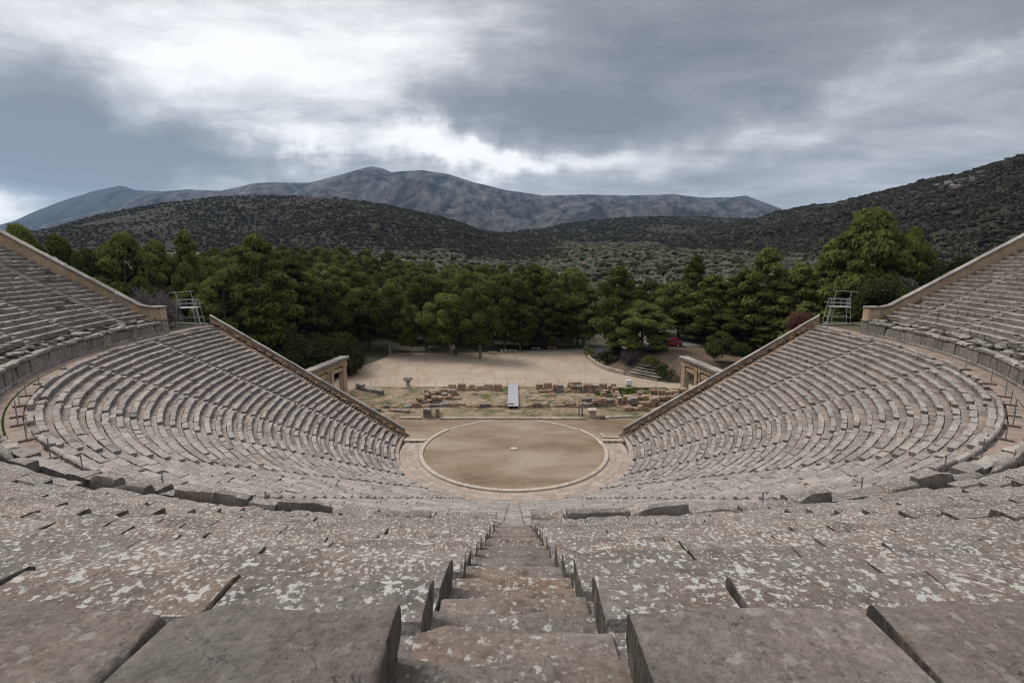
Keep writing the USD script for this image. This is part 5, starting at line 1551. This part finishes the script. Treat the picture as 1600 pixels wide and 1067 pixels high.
# ------------------------------------------------------------------ shrubs, bare bushes, cypresses, weeds
def shrub(label, loc, rx, ry, h, mat, seed, cat_='shrub', name='shrub', size=0.28, dens=22, group=None):
    rng = np.random.default_rng(seed)
    t = Thing(name, label, cat_, group, loc)
    C, R, Fl = [], [], []
    n = int(8 + rx * ry * 1.2)
    for i in range(n):
        a, q = rng.uniform(0, 2 * math.pi), math.sqrt(rng.random())
        hh = h * (1 - 0.6 * q * q) * rng.uniform(0.55, 1.0)
        C.append((rx * q * math.cos(a) * 0.8, ry * q * math.sin(a) * 0.8, hh * 0.7)); R.append(min(h, rx) * rng.uniform(0.25, 0.42)); Fl.append(rng.uniform(0.7, 1.0))
    t.part('stem', cat([bar((0.1 * rng.normal(), 0.1 * rng.normal(), 0), c, 0.05, 5, 0.015) for c in C]), 'bark')
    t.part('foliage', tufts(C, R, Fl, dens, size, rng, under=0.7), mat)
    return t


def bare_bush(label, loc, rx, h, mat, seed):
    rng = np.random.default_rng(seed)
    t = Thing('bare_bush', label, 'bare bush', loc=loc)
    ms, tips = [], []
    for i in range(48):
        a = rng.uniform(0, 2 * math.pi)
        p = np.array([0.2 * math.cos(a), 0.2 * math.sin(a), 0.0])
        d = np.array([math.cos(a) * rng.uniform(0.1, 1), math.sin(a) * rng.uniform(0.1, 1), rng.uniform(0.6, 1.2)])
        L = h * rng.uniform(0.6, 1.0)
        pts = [p]
        for k in range(4):
            d = d + rng.normal(size=3) * 0.25
            pts.append(pts[-1] + d / np.linalg.norm(d) * L / 4 * np.array([rx / h * 1.1, rx / h * 1.1, 1]))
        ms.append(chain(pts, [0.06, 0.05, 0.035, 0.025, 0.012], 4))
        for q in pts[1:]:
            for _ in range(16):
                e = rng.normal(size=3) * 0.6 + [0, 0, 0.3]
                tips.append(bar(q, q + e, 0.03, 3, 0.010))
                f = q + e * 0.6
                tips.append(bar(f, f + rng.normal(size=3) * 0.4, 0.02, 3, 0.008))
    t.part('stem', cat(ms), mat)
    t.part('twigs', cat(tips), mat)
    return t


def place(px, py, y):
    x, _, z = spot(px, py, y)
    return x, y, float(ground_z(x, y))


x, y, z = place(500, 540, 36)
shrub('large dark broadleaf thicket overhanging the left edge of the court', (x + 1.5, 36, 0.0), 6.5, 5.0, 9.0, 'shrub_leaf', 21, 'thicket', 'thicket', 0.36, 16)
x, y, z = place(455, 520, 33)
shrub('tall dark green thicket behind the left gateway', (x, 33, z - 0.5), 5.5, 4.5, 8.0, 'shrub_leaf', 22, 'thicket', 'thicket', 0.36, 16)
x, y, z = place(540, 560, 46)
shrub('greyish broadleaf bush at the far left corner of the court', (x, 47, 0.0), 3.2, 3.0, 4.5, 'shrub_leaf', 23)
shrub('dark round bush on the point of the mound by the lane', (17.6, 44.0, 0.6), 2.0, 2.0, 2.4, 'shrub_leaf', 24)
shrub('light green sapling at the tip of the curved wall', (15.2, 50.2, 0.0), 1.3, 1.3, 3.6, 'pine_leaf_light', 25, 'sapling', 'sapling')
shrub('dark bush half way up the mound beside the small round one', (20.4, 44.5, 1.4), 2.2, 2.0, 2.6, 'shrub_leaf', 26)
shrub('dark bush growing at the end of the stone steps', (25.3, 31.0, 0.9), 1.7, 1.6, 2.4, 'shrub_leaf', 27)
shrub('light green bush above the stone steps', (24.2, 34.5, 2.0), 1.6, 1.4, 2.0, 'pine_leaf_light', 28)
shrub('grey green olive bush behind the right upper wall', (58.0, 26.0, 12.0), 4.0, 4.0, 9.5, 'olive_leaf', 29, 'olive tree', 'olive_tree', 0.34)
shrub('dark evergreen behind the pier of the right upper wall', (54.5, 22.0, 12.0), 4.0, 3.5, 8.2, 'shrub_leaf', 30)
shrub('green oak bush near the top of the right upper wall', (66.0, 24.0, 13.0), 5.0, 4.0, 10.5, 'shrub_leaf', 31)
shrub('low green scrub behind the right gateway', (35.5, 30.5, 4.5), 3.5, 3.0, 3.2, 'shrub_leaf', 32)
x, y, z = place(232, 500, 8)
bare_bush('bare purple grey bush beside the pier of the left upper wall', (-44.6, 8.6, 12.0), 4.6, 4.9, 'twig', 41)
bare_bush('bare grey bush behind the right gateway', (31.5, 26.5, float(ground_z(31.5, 26.5)) - 0.1), 2.8, 3.6, 'twig', 42)
bare_bush('rusty red bare bush left of the right lighting tower', (39.6, 16.5, 10.6), 1.2, 2.2, 'red_twig', 43)
bare_bush('leafless grey brushwood on the mound above the curved wall', (21.5, 39.0, 1.8), 1.6, 1.3, 'twig', 44)

first = None
for (px, tp, y, w) in [(832, 403, 210, 1.2), (706, 396, 420, 1.6), (1092, 386, 620, 2.2), (1101, 389, 640, 2.2), (1111, 388, 650, 2.2), (1120, 390, 660, 2.2), (1083, 390, 600, 2.2), (843, 372, 900, 3.0)]:
    x, _, zt = spot(px, tp, y)
    z = float(ground_z(x, y))
    h = max(zt - z, 6)
    lab = 'slender dark cypress rising out of the pine wood' if y < 300 else ('lone thin cypress at the foot of the scrub hill' if px < 720 else 'dark cypress in a short row across the olive grove')
    if px == 843:
        lab = 'dark cypress beside the distant white house'
    if first is None:
        first = Thing('cypress', lab, 'cypress', None, (x, y, z), 0, (w, w, h))
        rng = np.random.default_rng(51)
        first.part('trunk', bar((0, 0, 0), (0, 0, 0.5), 0.08, 6, 0.04), 'bark')
        first.part('crown', tufts([(0, 0, 0.1 + 0.1 * i) for i in range(9)], [0.5 * (1 - ((i - 2.5) / 7) ** 2) ** 0.8 for i in range(9)], [0.25] * 9, 60, 0.10, rng, under=1.0), 'cypress_leaf')
    else:
        p = first.copy(lab, None, (x, y, z), 0, (w, w, h))
        if 'short row' in lab:
            p.SetCustomDataByKey('group', 'row of cypresses in the grove')

# ------------------------------------------------------------------ far cover: scattered bushes on the hills, the olive grove
def instancer(name, label, mesh_list, mats, pos, scl, rot):
    path = free('/World', name)
    pi = UsdGeom.PointInstancer.Define(stage, path)
    paths = []
    for i, m in enumerate(mesh_list):
        p = f'{path}/kind_{i:03d}'
        usdkit.mesh(stage, p, m, M[mats[i]])
        paths.append(Sdf.Path(p))
    pi.CreatePrototypesRel().SetTargets(paths)
    n = len(pos)
    r = np.random.default_rng(n)
    from pxr import Vt
    pi.CreateProtoIndicesAttr(Vt.IntArray.FromNumpy(r.integers(0, len(mesh_list), n).astype(np.int32)))
    pi.CreatePositionsAttr(Vt.Vec3fArray.FromNumpy(np.asarray(pos, np.float32)))
    pi.CreateScalesAttr(Vt.Vec3fArray.FromNumpy(np.asarray(scl, np.float32)))
    pi.CreateOrientationsAttr([Gf.Quath(math.cos(a / 2), 0, 0, math.sin(a / 2)) for a in rot])
    meta(pi.GetPrim(), label, None, None, 'stuff')


def bush_mesh(seed, n=60, size=0.7):
    r = np.random.default_rng(seed)
    c = [(r.normal() * 0.35, r.normal() * 0.35, 0.25 + 0.2 * r.random()) for _ in range(4)]
    v, f = tufts(c, [0.55, 0.5, 0.6, 0.45], [0.8] * 4, n / 14, size, r, under=0.4)
    core = trimesh.creation.icosphere(1, 0.6)
    core.vertices = core.vertices * [0.85, 0.85, 0.7] + [0, 0, 0.2] + r.normal(size=core.vertices.shape) * 0.05
    return np.vstack([v, core.vertices]), np.vstack([f, core.faces + len(v)])


def scatter_on(mesh, n, seed, sel=None):
    v, f = mesh
    t = trimesh.Trimesh(v, f, process=False)
    area = t.area_faces.copy()
    c = t.triangles_center
    d = np.hypot(c[:, 0], c[:, 1] - EYE[1])
    w = area / np.maximum(d, 100) ** 1.2
    if sel is not None:
        w = w * sel(c)
    r = np.random.default_rng(seed)
    k = r.choice(len(f), n, p=w / w.sum())
    a, b = r.random((2, n))
    fl = a + b > 1
    a[fl], b[fl] = 1 - a[fl], 1 - b[fl]
    tri = t.triangles[k]
    return tri[:, 0] + a[:, None] * (tri[:, 1] - tri[:, 0]) + b[:, None] * (tri[:, 2] - tri[:, 0])


bushes = [bush_mesh(i) for i in range(4)]
for nm, hl, n, lab, s0, s1 in (('scrub', hill_left, 60000, 'dark scrub covering the rounded hill', 1.0, 2.5), ('scrub', hill_right, 50000, 'dark scrub and small trees covering the long right slope', 1.1, 3.0), ('scrub', hill_mid, 14000, 'brown scrub covering the low middle hill', 2.2, 4.5)):
    p = scatter_on(hl, n, n + len(lab))
    keep = noise(np.column_stack([p[:, 0] * 0.012, p[:, 1] * 0.012, 0 * p[:, 0]]), 4) + RNG.normal(0, 0.12, n) > 0.17
    p = p[keep]
    s = RNG.uniform(s0, s1, len(p)) * np.where(RNG.random(len(p)) < 0.04, 1.7, 1.0)
    instancer(nm, lab, bushes, ['scrub_leaf'] * 4, p, np.column_stack([s, s, s * RNG.uniform(0.7, 1.1, len(p))]), RNG.uniform(0, 6.28, len(p)))

# pale rock scars breaking through the scrub
def outcrop(label, x0, x1, y0, y1, n, smin, smax, seed, hill, slope):
    v = hill[0]
    fw = v[:, 1] - EYE[1]
    dz = v[:, 2] - EYE[2]
    dd = _c * fw - _s * dz
    sx = 803 + 800 * v[:, 0] / dd
    sy = 533.5 - 800 * (_s * fw + _c * dz) / dd
    k = np.nonzero((sx > x0) & (sx < x1) & (np.abs(sy - (y0 + (y1 - y0) * (sx - x0) / (x1 - x0))) < slope))[0]
    if len(k) == 0:
        return
    rr = np.random.default_rng(seed)
    ms = []
    for i in rr.choice(k, n):
        s_ = rr.uniform(smin, smax)
        m = rough_box(-s_, s_, -s_ * 0.6, s_ * 0.6, -s_ * 0.3, s_ * 0.4, s_ * 0.35, 2, int(rr.integers(1e6)), 1.2 / s_)
        m.apply_transform(trimesh.transformations.rotation_matrix(rr.uniform(0, 3), [0, 0, 1]))
        m.apply_translation(v[i] + rr.normal(size=3) * [5, 5, 0.5])
        ms.append(m)
    single('rock_outcrop', cat(ms), 'pale_rock', label, 'rock outcrop', kind='stuff')


plain('pale_rock', (0.20, 0.165, 0.14), 0.95, var=0.35, scale=0.5)
outcrop('long pale rock scar high on the right slope', 1472, 1535, 298, 274, 70, 2.0, 5.5, 81, hill_right, 7)
outcrop('broken grey rock ledges on the middle of the right slope', 1370, 1450, 312, 300, 40, 1.5, 3.5, 82, hill_right, 8)
outcrop('scattered pale stones on the face of the rounded scrub hill', 290, 420, 378, 372, 90, 0.8, 2.2, 83, hill_left, 12)
outcrop('small pale clearing of stones low on the rounded scrub hill', 664, 700, 363, 364, 24, 1.5, 3.0, 84, hill_left, 4)
outcrop('pale stony patch at the foot of the rounded scrub hill', 530, 600, 386, 392, 40, 1.2, 2.8, 85, hill_left, 7)

# olive grove on the gentle slope beyond the wood
r = np.random.default_rng(61)
pos = []
while len(pos) < 9000:
    fw = math.sqrt(r.uniform(150 ** 2, 1500 ** 2)) if r.random() < 0.5 else r.uniform(170, 900)
    px = r.uniform(430, 1750)
    if px < 830 and fw < 330 + 0:
        continue
    x = (px - 803) / 800 * fw
    y = fw + EYE[1]
    if noise(np.array([x * 0.008, y * 0.008, 3.0])) < 0.27 and r.random() < 0.8:
        continue
    pos.append((x, y))
pos = np.array(pos)
z = ground_z(pos[:, 0], pos[:, 1])
fwd = pos[:, 1] - EYE[1]
order = np.argsort(fwd)
pos, z = pos[order], z[order]
s = r.uniform(2.2, 3.4, len(pos))
olives = [bush_mesh(20 + i, 90, 0.5) for i in range(4)]
near_n = 90
proto = None
for i in range(near_n):
    lab = 'grey green olive tree at the near edge of the grove beyond the pines'
    if proto is None:
        proto = Thing('olive_tree', lab, 'olive tree', 'olive trees at the near edge of the grove', (pos[i, 0], pos[i, 1], z[i]), 0, (s[i],) * 3)
        rr = np.random.default_rng(62)
        proto.part('trunk', cat([bar((0, 0, -0.1), (0.1, 0, 0.4), 0.1, 6, 0.07), bar((0.1, 0, 0.35), (-0.25, 0.1, 0.9), 0.06, 5, 0.03), bar((0.1, 0, 0.35), (0.35, -0.1, 0.9), 0.06, 5, 0.03)]), 'bark')
        proto.part('crown', tufts([(0.4, 0, 0.95), (-0.4, 0.1, 0.95), (0, 0.4, 1.1), (0, -0.4, 1.05), (0, 0, 1.35)], [0.55, 0.5, 0.5, 0.5, 0.45], [0.8] * 5, 70, 0.17, rr, under=0.7), 'olive_leaf')
    else:
        proto.copy(lab, 'olive trees at the near edge of the grove', (pos[i, 0], pos[i, 1], z[i]), r.uniform(0, 360), (s[i],) * 3)
pp = np.column_stack([pos, z])[near_n:]
ss = s[near_n:, None] * np.array([1, 1, 0.9])
instancer('olive_grove', 'silvery grey olive grove filling the valley floor', olives, ['olive_leaf', 'olive_leaf', 'olive_leaf', 'shrub_leaf'], pp, ss, r.uniform(0, 6.28, len(pp)))
# scrub under and between the olives and along the foot of the hills
pos = []
while len(pos) < 4000:
    fw = r.uniform(200, 1500)
    px = r.uniform(-300, 1900)
    if px < 860 and fw < 330:
        continue
    pos.append(((px - 803) / 800 * fw, fw + EYE[1]))
pos = np.array(pos)
zz = ground_z(pos[:, 0], pos[:, 1])
s = r.uniform(1.2, 3.0, len(pos))
instancer('undergrowth', 'dark undergrowth between the olives and below the hills', bushes, ['scrub_leaf'] * 4, np.column_stack([pos, zz]), np.column_stack([s, s, s]), r.uniform(0, 6.28, len(pos)))

# distant house and turbines
x, _, z = spot(835, 384, 880)
z = float(ground_z(x, 880))
t = Thing('house', 'tiny white house among dark trees across the valley', 'house', loc=(x, 880, z), rotz=12)
t.part('wall', box(-7, 7, -4, 4, 0, 5), 'white_paint')
rv = np.array([(-7.5, -4.5, 5.0), (7.5, -4.5, 5.0), (7.5, 4.5, 5.0), (-7.5, 4.5, 5.0), (-7.5, 0, 7.0), (7.5, 0, 7.0)])
t.part('roof', (rv, [[0, 1, 5], [0, 5, 4], [2, 3, 4], [2, 4, 5], [0, 4, 3], [1, 2, 5]]), 'roof_tile')
for q in (-4, 0, 4):
    t.part('window', box(q - 0.6, q + 0.6, -4.06, -4.002, 1.8, 3.4), 'window_dark')
for i, (px, py) in enumerate([(224, 299), (250, 300)]):
    x, y, z = spot(px, py, 8300)
    t = Thing('wind_turbine', ['wind turbine on the far ridge close to the rounded peak', 'wind turbine on the far ridge farther from the rounded peak'][i], 'wind turbine', loc=(x, y, z - 25))
    t.part('mast', bar((0, 0, 0), (0, 0, 110), 3.2, 8, 2.0), 'white_paint')
    t.part('hub', bar((0, -4, 110), (0, 4, 110), 2.5, 8), 'white_paint')
    for k in range(3):
        a = 0.5 + i + k * 2.094
        t.part('blade', bar((0, -4, 110), (45 * math.sin(a), -4, 110 + 45 * math.cos(a)), 1.8, 5, 0.4), 'white_paint')


# ------------------------------------------------------------------ weeds: in the joints, along the drain, on the stage
def blades(points, h, rng, n=7, spread=0.08, lean=0.6, w=0.012):
    V, Fc = [], []
    for p in points:
        for _ in range(n):
            q = np.asarray(p) + [rng.normal() * spread, rng.normal() * spread, 0]
            a = rng.uniform(0, 2 * math.pi)
            hh = h * rng.uniform(0.5, 1.2)
            side = np.array([math.cos(a), math.sin(a), 0]) * w
            tip = q + np.array([rng.normal() * lean * hh, rng.normal() * lean * hh, hh])
            i = len(V)
            V += [q - side, q + side, tip]
            Fc.append([i, i + 1, i + 2])
    return np.array(V), np.array(Fc)


rng = np.random.default_rng(71)
pts = [(38.66 * math.sin(-p), -38.66 * math.cos(-p), 12.28) for p in np.linspace(math.radians(38), math.radians(70), 420)]
single('moss_strip', blades(pts, 0.05, rng, 8, 0.03), 'weed_leaf', 'line of green grass growing in the drain of the left walkway', kind='stuff')
pts = [(1.29 + rng.normal() * 0.02 + 0.01 * q, -(R_U + D_U * 14) - 0.02 - q, Z_U + H_U * 14 - 0.085) for q in rng.uniform(0.14, 0.45, 60)]
single('weeds', blades(pts, 0.055, rng, 6, 0.014, 0.55, 0.009), 'weed_leaf', 'small green weeds in the open joint of the nearest stones', kind='stuff')
pts = []
for _ in range(2600):
    x, y = rng.uniform(-24, 22), rng.uniform(10.8, 25.5)
    if noise(np.array([x * 0.35, y * 0.5, 1.0])) > 0.52:
        pts.append((x, y, 0.22))
single('grass', blades(pts, 0.16, rng, 6, 0.18, w=0.02), 'weed_leaf', 'short green grass and weeds among the stage ruins', kind='stuff')
pts = [(rng.uniform(12.5, 24), rng.uniform(20.0, 25.0), 0.22) for _ in range(5000)]
single('grass', blades(pts, 0.14, rng, 7, 0.2, w=0.02), 'weed_leaf', 'green turf strip beside the fence right of the ruins', kind='stuff')


# ------------------------------------------------------------------ air
M['haze_air'] = usdkit.material(stage, '/World/Looks/haze_air', {'v': ('principled_volume', {'color': (0.42, 0.64, 1.0), 'density': 0.000027, 'anisotropy': 0.2})}, [], volume='v.volume')
single('haze', box(-12000, 12000, -1500, 11500, -60, float(max(mountain[0][:, 2].max(), far_ridge[0][:, 2].max())) + 140), 'haze_air', 'thin blue air fading the far mountains', kind='stuff')
